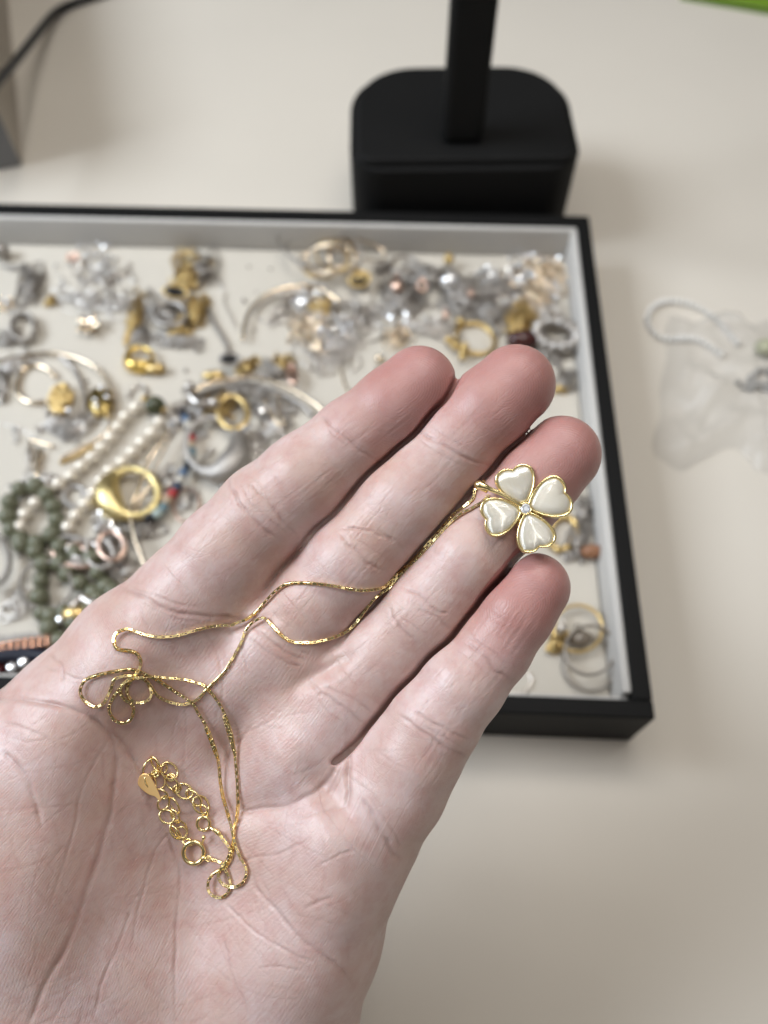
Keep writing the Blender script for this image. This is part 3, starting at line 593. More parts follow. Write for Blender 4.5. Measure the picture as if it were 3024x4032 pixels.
for (nx, ny), (tx, ty) in zip(((745, 362), (1235, 580), (985, 1082), (492, 826)), ((-.3, .95), (.95, -.3), (.9, .35), (.95, .35))):
    dvec = np.array([nx-858, -(ny-728)], float); ln = np.linalg.norm(dvec)*1.08; ax = dvec/np.linalg.norm(dvec); ay = np.array([-ax[1], ax[0]])
    def hh(p, h): return P2(*(np.array([858, 728])+np.array([1, -1])*(ax*(36+p[0]*(ln-36))+ay*p[1]*(ln-36))), h)
    cen = np.array([.56, 0.0])
    # bezel wall: thick gold rim following the heart
    g = G(); prof = [(1.0, -.55), (1.0, .55), (.98, .72), (.90, .72), (.86, .30), (.84, -.3)]; n_ = len(HS); V = []
    for s, h in prof:
        for p in HS: V.append(hh(cen+(p-cen)*s, h))
    F = [(k*n_+i, k*n_+(i+1) % n_, (k+1)*n_+(i+1) % n_, (k+1)*n_+i) for k in range(5) for i in range(n_)]
    F.append(tuple(range(n_))[::-1]); F.append(tuple(5*n_+i for i in range(n_)))
    ptl = part('petal', (np.array(V), F), M_gold, pend)
    V = []; F = []; R_ = 9
    for k in range(R_):
        s = .87*math.cos(k/(R_-1)*PI/2)**.62 if k < R_-1 else 0.012; h = .20+1.0*math.sin(k/(R_-1)*PI/2)
        for p in HS: V.append(hh(cen+(p-cen)*s, h))
    for k in range(R_-1):
        for i in range(n_): F.append((k*n_+i, k*n_+(i+1) % n_, (k+1)*n_+(i+1) % n_, (k+1)*n_+i))
    F.append(tuple((R_-1)*n_+i for i in range(n_)))
    tang = px*ty*.0+px*tx+py*ty; tang /= np.linalg.norm(tang)
    part('moonstone', (np.array(V), F), stone_mat('moonstone_fibre', tang), ptl)
# centre: collar and brilliant
def disc_ring(c, ro, ri, z0, z1, n=28):
    V = []; 
    for r, z in ((ro, z0), (ro, z1-.08), (ro-.06, z1), (ri, z1), (ri, z0)):
        for i in range(n): a = 2*PI*i/n; V.append(c+PR @ np.array([r*math.cos(a), r*math.sin(a), z]))
    return np.array(V), [(k*n+i, k*n+(i+1) % n, (k+1)*n+(i+1) % n, (k+1)*n+i) for k in range(4) for i in range(n)]
rc = 60*MM
col_ = part('collar', disc_ring(PC, rc, rc*.80, -.3, .95), M_gold, pend)
V = []; F = []; n_ = 8
for r, z, off in ((rc*.80, .86, 0), (rc*.62, 1.06, .5), (rc*.36, 1.16, 0)):
    for i in range(n_): a = 2*PI*(i+off)/n_; V.append(PC+PR @ np.array([r*math.cos(a), r*math.sin(a), z]))
V.append(PC+PR @ np.array([0, 0, .2]))
for i in range(n_):
    j = (i+1) % n_; F += [(i, j, n_+i), (n_+i, j, n_+j), (n_+i, n_+j, 2*n_+j), (n_+(i-1) % n_, n_+i, 2*n_+i), (i, 3*n_, j)]
F.append(tuple(2*n_+i for i in range(n_)))
part('brilliant', (np.array(V), F), mat('brilliant_cut', (.95, .95, .97), .08, .15, Coat_Weight=1.0), pend, smooth=False)
# bail: a tapering stem that ends in a loop the chain runs through
bp_ = spline([P2(835, 712, .75), P2(740, 650, 1.0), P2(620, 585, 1.15), P2(540, 552, 1.2), P2(490, 528, 1.25), P2(445, 512, 1.0), P2(428, 505, .3), P2(445, 520, -.5), P2(520, 560, -.75)], 44)
br = np.interp(np.linspace(0, 1, 44), [0, .2, .42, .56, .66, .76, .86, 1], np.array([14, 17, 24, 34, 46, 40, 26, 18])*MM)
part('bail', tube(bp_, br, 12), M_gold, pend)
g = G()
for a, b in (((905, 660), (940, 560)), ((930, 770), (1020, 800)), ((830, 800), (790, 880)), ((790, 690), (640, 640))): g.add(*tube([P2(*a, -.2), P2(*b, -.2)], 12*MM, 8))
part('back_bridge', g.get(), M_gold, pend)
# ---- extender, clasp and tag
def put7(x, y, h=0.0):
    u, v = c7(x, y); return at_depth(u, v, (skin_depth(u, v) or 150)-h)
K7 = 150/FS*.4822
def wire_ring(x, y, a, b, ang, wire, h=.5, tilt=0.0, n=26):
    """ellipse ring seen at crop position (x, y) with half axes a, b (crop px) and in-picture angle"""
    c = put7(x, y, h); t = np.linspace(0, 2*PI, n, endpoint=False); ca_, sa_ = math.cos(math.radians(ang)), math.sin(math.radians(ang))
    e1 = ca_*right+sa_*down; e2 = -sa_*right+ca_*down; long_ = e1*a*K7; rr = max(b, 1)/max(a, 1)
    lean = math.sqrt(max(0, 1-min(1, rr)**2)) if tilt else 0.0
    e2b = e2*b*K7+(-vdir)*a*K7*lean*tilt
    return tube(np.array([c+np.cos(s)*long_+np.sin(s)*e2b for s in t]), wire*K7, 8, closed=True)
for x, y, a, b, ang, h, tl in (
  (398, 470, 82, 44, 100, .7, .5), (440, 432, 72, 42, 60, .9, -.5), (552, 488, 80, 46, 48, .7, .5), (572, 585, 78, 52, 52, .6, -.3), (676, 655, 76, 44, 38, .7, .5), (756, 708, 82, 52, 50, .6, -.4), (812, 765, 80, 46, 55, .6, .5), (838, 812, 52, 34, 62, .6, -.4),
  (438, 512, 30, 24, 20, .5, .3), (508, 470, 34, 18, 95, .8, .6), (566, 540, 34, 26, 10, .8, .4), (616, 634, 36, 26, 110, .8, .5), (720, 668, 34, 26, 95, .9, .5), (782, 738, 40, 32, 60, .8, .4),
  (462, 570, 70, 44, 72, .6, .5), (482, 676, 62, 44, 20, .8, -.4), (505, 752, 60, 38, 100, .6, .5), (594, 768, 76, 44, 62, .7, -.5), (534, 862, 66, 44, 35, .7, .4), (600, 858, 64, 38, 62, .6, -.4), (628, 968, 84, 52, 58, .6, .5), (606, 985, 66, 34, 52, .9, -.5), (655, 990, 48, 38, 62, .9, .4), (702, 1070, 40, 18, 28, .7, .5)):
    part('extender_link', wire_ring(x, y, a, b, ang, 9, h, tl), M_gold, neck)
part('jump_ring', wire_ring(832, 918, 54, 58, 0, 14, .6), M_gold, neck)
ec = [put7(884, 950, .6), put7(915, 968, .65), put7(940, 985, .6), put7(968, 1010, .5)]
part('end_cap', tube(spline(ec, 14), np.interp(np.linspace(0, 1, 14), [0, .3, .75, 1], np.array([10, 15, 22, 16])*K7), 10), M_gold, neck)
part('spring_clasp', wire_ring(752, 1156, 88, 94, 0, 20, .9, n=40), M_gold, neck)
lv = part('clasp_lever', tube(spline([put7(822, 1085, 1.2), put7(830, 1055, 1.4), put7(834, 1028, 1.5), put7(836, 1014, 1.5)], 12), np.array([8, 8, 8, 9, 11, 14, 17, 18, 17, 15, 11, 4])*K7, 10), M_gold, neck)
part('clasp_loop', wire_ring(872, 1206, 24, 18, 20, 7, .8, .5), M_gold, neck)
part('clasp_shoulder', tube(spline([put7(818, 1190, .9), put7(838, 1200, .9), put7(856, 1206, .9)], 8), np.array([10, 16, 19, 20, 19, 16, 12, 8])*K7, 10), M_gold, neck)
tg = [(300, 560), (318, 524), (352, 510), (388, 525), (420, 570), (446, 620), (478, 690), (488, 726), (470, 735), (440, 700), (385, 680), (330, 640), (298, 600)]
tg = spline([(x, y, 0) for x, y in tg], 48, closed=True)[:, :2]; V = []
z0_ = w2cam(put7(380, 620))[2]
for h, s in ((.15, .96), (.25, 1.0), (.42, 1.0), (.5, .95)):
    cx_, cy_ = tg.mean(0)
    for x, y in tg:
        u, v = c7(cx_+(x-cx_)*s, cy_+(y-cy_)*s); V.append(at_depth(u, v, z0_-h-.6-.0075*(x-280)))
F = [(k*48+i, k*48+(i+1) % 48, (k+1)*48+(i+1) % 48, (k+1)*48+i) for k in range(3) for i in range(48)]+[tuple(range(48))[::-1], tuple(144+i for i in range(48))]
part('teardrop_tag', (np.array(V), F), mat('brushed_gold', (1.0, .66, .28), .48, .85), neck, smooth=False)
part('tag_ring', wire_ring(400, 575, 66, 28, 62, 8, 1.2, .4), M_gold, neck)
# ------------------------------------------------------------------ jewelry heaped in the tray
FL = FLOOR+.1
def k1(u, v): return w2cam(on_plane(u, v, FL))[2]/FS            # mm per photograph pixel at the tray floor
def on(pts, h): return np.array([on_plane(u, v, h) for u, v in pts])
SC = lambda x0, y0, k: (lambda x, y: (x0+k*x, y0+k*y))
a1, a2, a3, a4, a5, a6, a7, a8 = SC(0, 800, .3617), SC(400, 900, .3617), SC(900, 850, .4219), SC(1400, 850, .6028), SC(0, 1300, .4219), SC(600, 1300, .4219), SC(0, 1850, .4219), SC(1900, 1900, .4972)
def bumpy(P, r, k=6):                                            # chain strand: links read as beads along the wire
    P = resample(P, r*1.25); rr = np.where(np.arange(len(P)) % 2 == 0, r, r*.55); return tube(P, rr, k)
def tangle(u, v, ru, rv, rot, turns, r, seed, hmax=4.0, fill=1.0):
    """one chain wound over itself inside an ellipse of the photograph"""
    R_ = random.Random(seed); n = int(46*turns); t = np.linspace(0, 2*PI*turns, n); ca_, sa_ = math.cos(math.radians(rot)), math.sin(math.radians(rot))
    w = [R_.uniform(.7, 1.3), R_.uniform(1.7, 2.6), R_.uniform(.15, .4)]; ph = [R_.uniform(0, 6.28) for _ in range(8)]
    amp = .55+.4*np.sin(w[2]*t+ph[6])
    x = ru*fill*(amp*np.sin(w[0]*t+ph[0])+.32*np.sin(w[1]*t+ph[1])+.16*np.sin(4.3*t+ph[4])); y = rv*fill*(amp*np.sin(w[0]*1.07*t+ph[0]+1.5)+.32*np.sin(w[1]*.93*t+ph[3])+.16*np.sin(3.7*t+ph[5]))
    h = FL+r+hmax*(.5+.5*np.sin(.83*t+ph[2]))*np.exp(-(x**2/ru**2+y**2/rv**2))
    return np.array([on_plane(u+ca_*a-sa_*b, v+sa_*a+ca_*b, hh) for a, b, hh in zip(x, y, h)])
def pile(u, v, ru, rv, rot, m, label, seed, turns=7, r=.7, hmax=4.0, cat='chain', name='tangled_chain', group='tangled chains in the tray', extra=None):
    r *= .6
    return solo(name, bumpy(tangle(u, v, ru, rv, rot, turns*1.45, r, seed, hmax), r), m, label, cat, group)
def hoop(name, u, v, ru, rv, m, label, cat, sec=(1.0, .6), rot=0, h=None, a0=0, a1_=360, n=56, rad=None, group=None, bumps=0):
    """band lying on the floor, seen as an ellipse ru x rv px"""
    t = np.radians(np.linspace(a0, a1_, n, endpoint=(a1_-a0) < 360)); cl = (a1_-a0) >= 360; c_, s_ = math.cos(math.radians(rot)), math.sin(math.radians(rot))
    hh = (FL+sec[1]) if h is None else h
    P = np.array([on_plane(u+c_*ru*math.cos(q)-s_*rv*math.sin(q), v+s_*ru*math.cos(q)+c_*rv*math.sin(q), hh) for q in t])
    r = np.ones(n) if rad is None else np.array([rad(q) for q in t])
    if bumps: r = r*(1+.16*np.sign(np.sin(np.arange(n)*PI*bumps)))
    V = tube(P, r, 10, closed=cl, sq=sec)
    V[0][:, 2] = np.maximum(V[0][:, 2], FL)
    return solo(name, V, m, label, cat, group)
def strand(name, pts, r, m, label, cat, h=None, n=90, links=True, group=None, closed=False):
    r *= .72
    P = spline(on(pts, FL+r if h is None else h), n, closed)
    return solo(name, bumpy(P, r) if links else tube(P, r, 8, closed), m, label, cat, group)
def shared(name, geo, m, smooth=True):
    me = bpy.data.meshes.new(name); me.from_pydata((np.asarray(geo[0])*.001).tolist(), [], geo[1]); me.materials.append(m)
    if smooth: me.polygons.foreach_set('use_smooth', [True]*len(me.polygons))
    return me
def place(name, me, parent, p, M=None, s=1.0):
    o = bpy.data.objects.new(name, me); COL.objects.link(o); o.parent = parent
    m4 = Matrix.Identity(4); rel = (np.asarray(p)-ORG[parent.name])*.001
    for i in range(3):
        for j in range(3): m4[i][j] = (M[i][j] if M is not None else (1.0 if i == j else 0))*s
        m4[i][3] = rel[i]
    o.matrix_local = m4; return o
def beadrow(t, pts, r, me_list, name='bead', closed=False, h=None, pitch=None, jit=0.0, oriented=False):
    P = spline(on(pts, FL+r if h is None else h), 300, closed); P = resample(np.vstack([P, P[:1]]) if closed else P, pitch or 2*r)
    if closed: P = P[:-1]
    T, N_, B_ = frames(P)
    for i, p in enumerate(P):
        M = np.stack([T[i], N_[i], B_[i]], 1) if oriented else None
        place(name, me_list[i % len(me_list)], t, p+np.array([random.uniform(-jit, jit), random.uniform(-jit, jit), 0]), M, 1+random.uniform(-.06, .06))
    return P
def cord(t, P, r, m, name='cord'): return part(name, tube(P, r, 5), m, t)
def gems(u, v, ru, rv, n, r, seed, hmax=3.0, rot=0):
    R_ = random.Random(seed); g = G(); c_, s_ = math.cos(math.radians(rot)), math.sin(math.radians(rot))
    for _ in range(n):
        a = R_.uniform(0, 6.28); q = math.sqrt(R_.random()); x, y = ru*q*math.cos(a), rv*q*math.sin(a); rr = r*R_.uniform(.4, .95)
        V, F = ball((0, 0, 0), rr, 6, 4); V = V @ rotm((R_.random(), R_.random(), 1), R_.uniform(0, 3)).T
        g.add(V+on_plane(u+c_*x-s_*y, v+s_*x+c_*y, 0)*[1, 1, 0]+[0, 0, FL+rr+hmax*R_.random()*(1-q)], F)
    return g.get()
def gem_thing(name, u, v, ru, rv, n, r, m, mchain, label, cat, seed, rot=0, turns=4, group=None, hmax=3.0):
    t = thing(name, on_plane(u, v, FL), label, cat, group)
    part('chain', bumpy(tangle(u, v, ru, rv, rot, turns*2, .36, seed, 2.5), .36), mchain, t)
    part('crystals', gems(u, v, ru*.95, rv*.95, int(n*1.3), r, seed+1, hmax, rot), m, t, smooth=False, kind='stuff'); return t
def onyx(u, v, ru, rv, rot, m_b, label, seed, h=4.0, tilt=25):
    c = on_plane(u, v, FL+h); k = k1(u, v); t = thing('oval_pendant', c, label, 'pendant', 'black oval pendants in the tray')
    ca_, sa_ = math.cos(math.radians(rot)), math.sin(math.radians(rot)); A = (CR[0]*ca_+CR[1]*sa_); B = (-CR[0]*sa_+CR[1]*ca_)
    nn = np.cross(B, A); q = np.linspace(0, 2*PI, 30, endpoint=False)
    ring = np.array([c+A*ru*k*math.cos(a)+B*rv*k*math.sin(a) for a in q]); part('bezel', tube(ring, .75, 8, closed=True), m_b, t)
    V = [ring[i]*(1-s)+c*s+nn*hh for s, hh in ((.03, .1), (.2, .6), (.55, .9)) for i in range(30)]+[c+nn*1.0]
    F = [(k_*30+i, k_*30+(i+1) % 30, (k_+1)*30+(i+1) % 30, (k_+1)*30+i) for k_ in range(2) for i in range(30)]+[(60+i, 60+(i+1) % 30, 90) for i in range(30)]
    V2 = [ring[i]*.97+c*.03-nn*.3 for i in range(30)]; F2 = [tuple(range(91, 121))]
    part('onyx_stone', (np.array(V+V2), F+F2), M_onyx, t)
    part('loop', tube(np.array([c-B*(rv*k+1.2)+1.2*(A*math.cos(a)+nn*math.sin(a)) for a in np.linspace(0, 2*PI, 14, endpoint=False)]), .35, 6, closed=True), m_b, t)
    return t
# --- upper left
pile(119, 1120, 42, 78, 10, M_grey, 'dark grey tangled chain, a tall clump left of the rose flower charms', 11, 11, .75, 5)
pile(55, 1052, 45, 12, 5, M_grey, 'thin dark grey chain end running to the left edge, above the grey clump', 12, 3, .6, 2)
solo('bead', ball(on_plane(6, 990, FL+4), 4, 14, 9), M_grey, 'dark grey bead at the left edge, near the back of the tray', 'bead')
pile(196, 1185, 20, 20, 0, M_goldbg, 'small gold chain clump touching the tall grey clump', 13, 6, .7, 3)
def flower(u, v, rad, m, label, seed, petals=5, cat='charm', h=3.0):
    c = on_plane(u, v, FL+h); k = k1(u, v); t = thing('flower_charm', c, label, cat, 'flower charms in the tray'); R_ = random.Random(seed); r = rad*k
    for i in range(petals):
        a = 2*PI*i/petals+R_.uniform(-.1, .1); V, F = ball((0, 0, 0), 1, 10, 7, (r*.52, r*.33, r*.16)); M = rotm((0, 0, 1), a) @ rotm((0, 1, 0), -.45)
        part('petal', (V @ M.T+c+np.array([math.cos(a), math.sin(a), .25])*r*.52, F), m, t)
    part('centre', ball(c+[0, 0, r*.25], r*.2, 10, 7), M_crystal, t, smooth=False)
    return t
flower(289, 1017, 32, M_rose, 'rose gold flower charm nearest the back wall of the tray', 21)
flower(350, 1285, 52, M_palegold, 'large pale gold flower charm with shiny rounded petals', 22)
gem_thing('crystal_necklace', 410, 1085, 95, 75, 46, 1.25, M_crystal, M_silver, 'silver crystal necklace scattered right of the rose flower charm', 'necklace', 31, 30)
gem_thing('crystal_necklace', 330, 1180, 110, 50, 16, .8, M_crystal, M_silver, 'thin silver necklace looped behind the large pale gold flower charm', 'necklace', 33, 20, 4)
hoop('crystal_ring', 92, 1292, 46, 54, M_grey, 'dark ring set with a row of crystals, left of the large flower charm', 'ring', (2.2, 1.2), h=FL+2.6, bumps=.5, n=44)
part('crystal_row', gems(92, 1300, 12, 44, 10, 1.1, 5, 4, -30), M_crystal, bpy.data.objects['crystal_ring'], smooth=False, kind='stuff')
pile(25, 1330, 46, 30, 0, M_grey, 'grey chain at the left edge beside the crystal ring', 14, 6, .7, 3)
pile(20, 1200, 38, 30, 0, M_palegold, 'pale gold chain loop at the left edge, above the crystal ring', 15, 4, .5, 2)
# --- gold and grey heap
pile(745, 1075, 62, 72, 20, M_goldbg, 'bright gold chain at the top of the mixed heap', 41, 11, .8, 6)
pile(790, 1060, 62, 58, -10, M_grey, 'grey chain on top of the mixed heap, right of the bright gold chain', 42, 9, .75, 6)
pile(770, 1225, 52, 66, 0, M_goldbg, 'gold chain at the right of the mixed heap, below the black oval', 43, 10, .85, 5)
pile(640, 1235, 95, 45, 30, M_grey, 'grey chain through the middle of the mixed heap', 44, 9, .8, 4)
pile(532, 1255, 26, 90, 12, M_goldbg, 'gold chain down the left flank of the mixed heap', 45, 9, .85, 4)
pile(545, 1310, 40, 42, 0, M_grey, 'grey chain above the thick gold hoop', 46, 7, .75, 3)
pile(700, 1340, 90, 26, 8, M_grey, 'grey chain along the front of the mixed heap', 47, 9, .8, 3)
pile(705, 1290, 60, 40, -30, M_goldbg, 'gold chain mixed into the front of the heap', 48, 7, .8, 4)
hoop('grey_hoop', 672, 1240, 62, 46, M_grey, 'grey metal hoop lying in the middle of the mixed heap', 'bangle', (1.7, 1.4), h=FL+4)
onyx(690, 1150, 46, 22, 8, M_goldbg, 'black oval pendant in a gold frame, on top of the mixed heap', 1, 8)
t_ = hoop('gold_hoop', 552, 1408, 50, 38, mat('satin_gold', (.88, .64, .20), .3, 1.0), 'thick crescent gold hoop in front of the mixed heap', 'earring', (3.2, 2.6), rad=lambda q: .35+.75*max(0, math.sin(q-.1))+.25*max(0, -math.cos(q)), h=FL+3)
solo('gold_bead', ball(on_plane(612, 1450, FL+3), 3, 10, 7, (1.6, 1, .8)), M_goldbg, 'small gold nugget at the right of the thick gold hoop', 'bead')
strand('grey_chain', [a2(1140, 850), a2(1190, 960), a2(1250, 1080), a2(1320, 1190), a2(1380, 1310)], 1.9, M_grey, 'grey chain running down from the heap to the lower black oval', 'chain')
strand('grey_chain', [a2(1280, 640), a2(1350, 700), a2(1340, 800), a2(1420, 960), a2(1470, 1080)], .55, M_silver, 'faint thin silver chain beside the grey chain on the bare suede', 'chain')
onyx(903, 1414, 38, 22, -4, M_grey, 'black oval pendant in a dark frame, at the end of the grey chain', 2, 7)
pile(975, 1440, 42, 26, -10, M_goldbg, 'gold chain right behind the lower black oval', 51, 7, .9, 4)
pile(1085, 1452, 62, 40, 10, M_grey, 'grey chain heap right of the lower black oval', 52, 10, .8, 5)
pile(1110, 1435, 50, 38, 0, M_goldbg, 'gold chain wound into the grey heap right of the lower black oval', 53, 7, .7, 5)
hoop('gold_ring', 1150, 1470, 14, 38, M_rose, 'copper coloured ring standing on the right of the grey heap', 'ring', (1, 1.3), h=FL+5, rot=-8)
solo('gold_bead', ball(on_plane(842, 1478, FL+2), 2.5, 10, 7, (2.2, 1, .8)), M_goldbg, 'small gold bar bead left of the lower black oval', 'bead')
# --- cord bundle, arc and crystals in the middle
bun = thing('cord_bundle', on_plane(1300, 1020, FL), 'bundle of fine gold and grey cord loops against the back wall', 'necklace')
for i, (u, v, ru, rv, rot, m) in enumerate(((1200, 965, 118, 68, 30, M_grey), (1210, 1000, 90, 50, 22, M_grey), (1270, 1025, 92, 52, -8, M_palegold), (1285, 1015, 84, 52, -14, M_palegold), (1310, 1010, 70, 54, 40, M_goldbg), (1345, 1000, 64, 52, 60, M_palegold), (1375, 990, 72, 44, 75, M_grey), (1350, 1010, 54, 66, 10, M_palegold), (1440, 985, 80, 34, 20, M_palegold), (1260, 1070, 60, 24, 4, M_goldbg))):
    q = np.linspace(0, 2*PI, 48, endpoint=False); r_ = random.Random(i); P = np.array([on_plane(u+ru*math.cos(a)*math.cos(math.radians(rot))-rv*math.sin(a)*math.sin(math.radians(rot)), v+ru*math.cos(a)*math.sin(math.radians(rot))+rv*math.sin(a)*math.cos(math.radians(rot)), FL+2+i*.45+4.5*(1+math.sin(a+i*.6))) for a in q])
    part('cord_loop', tube(P, .55, 6, closed=True), m, bun)
o_ = onyx(1415, 1099, 40, 28, -14, M_goldbg, 'black oval pendant with a raised gold emblem, below the cord bundle', 3, 6)
ce = on_plane(1418, 1092, FL+6)-(_f)*1.6
part('emblem', tube(spline([ce+CR[0]*a+CR[1]*b for a, b in ((-2.6, 2.2), (-1.8, -.4), (-.2, .8), (.6, -1.2), (1.8, -1.0), (1.6, .6), (.4, .2))], 26), .62, 6), M_goldbg, o_)
strand('silver_bangle', [a3(140, 1150), a3(150, 1020), a3(205, 880), a3(310, 770), a3(450, 695), a3(580, 665), a3(720, 655), a3(850, 680), a3(950, 735), a3(1030, 795)], 1.35, M_palegold, 'open champagne coloured bangle arching over the crystals in the middle', 'bangle', links=False, h=FL+3)
strand('silver_bangle', [a3(270, 870), a3(420, 760), a3(600, 710), a3(760, 690), a3(900, 720), a3(1010, 800)], .9, M_silver, 'thin silver bangle nested inside the champagne arc', 'bangle', links=False, h=FL+1.2)
strand('silver_chain', [a3(260, 900), a3(300, 970), a3(430, 1000), a3(560, 990), a3(640, 920), a3(620, 800), a3(700, 720)], .7, M_silver, 'pale silver chain curling inside the champagne arc', 'chain')
pile(1262, 1195, 55, 38, 20, M_goldbg, 'gold chain knot just under the champagne arc', 61, 7, .8, 5)
hoop('grey_ring', 1360, 1225, 52, 36, M_grey, 'grey ring right of the gold knot under the arc', 'ring', (1.1, 1.1), h=FL+3)
gem_thing('crystal_necklace', 1245, 1275, 85, 75, 70, 1.5, M_crystal, M_palegold, 'champagne crystal necklace heaped below the gold knot in the middle', 'necklace', 63, 10, 6, hmax=5)
gem_thing('crystal_necklace', 1300, 1390, 110, 70, 80, 1.35, M_crystal, M_silver, 'silver crystal necklace spread just above the index fingertip', 'necklace', 65, -15, 7, hmax=4)
pile(1330, 1350, 115, 60, 10, M_silver, 'silver chain running through the crystals in the middle', 66, 8, .6, 3)
pile(1240, 1330, 90, 50, 60, M_palegold, 'champagne chain tangled with the crystals in the middle', 67, 7, .6, 4)
strand('grey_chain', [a3(1150, 740), a3(1230, 820), a3(1330, 920), a3(1420, 1020), a3(1450, 1090), a3(1400, 1150), a3(1310, 1175)], .8, M_grey, 'grey chain hook shape right of the crystals in the middle', 'chain', links=False)
gem_thing('crystal_earring', 1565, 1325, 50, 45, 26, 1.3, M_crystal, M_palegold, 'crystal drop earring between the crystals and the gold bead ring', 'earring', 69, 0, 4)
strand('gold_chain', [a3(1050, 1400), a3(1060, 1480), a3(1080, 1560), a3(1130, 1660)], .8, M_palegold, 'short gold chain end just above the index finger', 'chain')
solo('gold_bead', ball(on_plane(1495, 1413, FL+2), 2.2, 10, 7), M_palegold, 'single warm gold bead on bare suede above the index fingertip', 'bead')
# --- upper right
pile(1580, 1160, 85, 78, 0, M_grey, 'broad dark grey chain coil at the left of the back right heap', 71, 15, .85, 5)
pile(1690, 1085, 95, 48, 10, M_grey, 'dark grey chain at the top of the back right heap', 72, 11, .8, 6)
pile(1830, 1180, 100, 62, 20, M_grey, 'grey chain in the middle of the back right heap', 73, 13, .8, 6)
pile(1930, 1230, 90, 52, 30, M_grey, 'grey chain at the right of the back right heap', 74, 11, .8, 5)
pile(1820, 1135, 60, 48, 0, M_silver, 'bright silver chain lying over the back right heap', 75, 8, .7, 8)
hoop('grey_ring', 1590, 1040, 52, 32, M_grey, 'thin grey ring at the back edge of the back right heap', 'ring', (.9, .9))
pile(1508, 1052, 30, 20, 0, M_grey, 'small grey clump between the cord bundle and the coil', 76, 5, .8, 4)
def drop(u, v, r, m, label, cat='charm', h=7, sq=(1, 1.35, .8)):
    k = k1(u, v); c = on_plane(u, v, FL+h); t = thing('drop_charm', c, label, cat); part('body', ball(c, r*k, 14, 9, sq), m, t); part('loop', tube(np.array([c+[0, r*k*sq[1]+1, 0]+np.array([1.1*math.cos(a), 1.1*math.sin(a), 0]) for a in np.linspace(0, 2*PI, 12, endpoint=False)]), .35, 6, closed=True), m, t); return t
drop(1563, 1122, 26, M_rose, 'rose gold heart shaped drop on the dark grey coil')
onyx(1662, 1126, 17, 18, 0, M_rose, 'small round black stone in a rose frame, right of the rose drop', 4, 8)
drop(1768, 1022, 21, M_goldbg, 'round gold bead at the top of the back right heap', 'bead', 5, (1, 1, 1))
drop(1770, 1108, 38, M_crystal, 'large clear crystal below the round gold bead', 'crystal', 7, (1, .8, .8))
drop(1855, 1160, 13, M_rose, 'copper coloured bead in the middle of the back right heap', 'bead', 8, (1, 1, 1))
drop(1755, 1240, 14, M_rose, 'copper drop at the front of the back right heap', 'charm', 4)
gem_thing('crystal_brooch', 1905, 1180, 45, 30, 26, 1.3, M_crystal, M_silver, 'small cluster of clear stones right of the copper bead', 'brooch', 79, 0, 3, hmax=7)
gem_thing('crystal_brooch', 2025, 1175, 62, 40, 40, 1.7, M_crystal, M_silver, 'bright crystal brooch above the gold clump at the right', 'brooch', 81, 15, 4, hmax=6)
gem_thing('crystal_necklace', 2150, 1075, 78, 55, 40, 1.1, M_crystal, M_palegold, 'pale crystal necklace in the back right corner', 'necklace', 83, 10, 8)
gem_thing('crystal_necklace', 2040, 1090, 70, 40, 26, 1.1, M_crystal, M_palegold, 'champagne crystal strand left of the back right corner', 'necklace', 85, -10, 5)
gem_thing('crystal_necklace', 2150, 1215, 70, 55, 36, 1.0, M_crystal, M_silver, 'loose silver crystal strand along the right wall', 'necklace', 87, 60, 6)
pile(2050, 1245, 70, 50, -40, M_goldbg, 'bright gold chain clump at the right of the heap', 88, 11, .85, 6)
pile(2060, 1300, 45, 36, 0, M_goldbg, 'gold chain knot above the middle fingertip', 89, 8, .85, 4)
t_ = hoop('bead_ring', 1872, 1335, 78, 58, M_goldbg, 'gold ring with gold beads along one side, above the middle finger', 'ring', (1.3, 1.1), rot=20)
g = G()
for x, y in ((612, 812), (650, 850), (700, 880), (715, 855), (700, 915), (685, 690)): g.add(*ball(on_plane(*a4(x, y), FL+4), 2.1, 10, 7))
for i, (x, y) in enumerate(((612, 812), (650, 850), (700, 880), (715, 855), (700, 915), (685, 690))): part('gold_bead', ball(on_plane(*a4(x, y), FL+4), 2.1, 10, 7), M_goldbg, t_)
hoop('beaded_cuff', 2192, 1320, 80, 48, M_grey, 'wide grey beaded cuff by the right wall', 'bracelet', (3.6, 3.2), rot=12, bumps=.5, n=70, h=FL+4)
pile(2150, 1390, 60, 40, 50, M_grey, 'grey chain in front of the grey beaded cuff', 91, 8, .8, 4)
solo('bead', ball(on_plane(2058, 1338, FL+4), 5, 12, 8, (1.5, 1, .9)), mat('dark_garnet', (.05, .012, .01), .2), 'dark garnet bead right behind the middle fingertip', 'bead')
pile(2225, 1500, 40, 40, 0, M_grey, 'small grey chain clump by the right wall beside the middle fingertip', 92, 7, .8, 4)
pile(2210, 1525, 30, 22, 0, M_goldbg, 'small gold clump under the grey clump by the right wall', 93, 5, .8, 3)
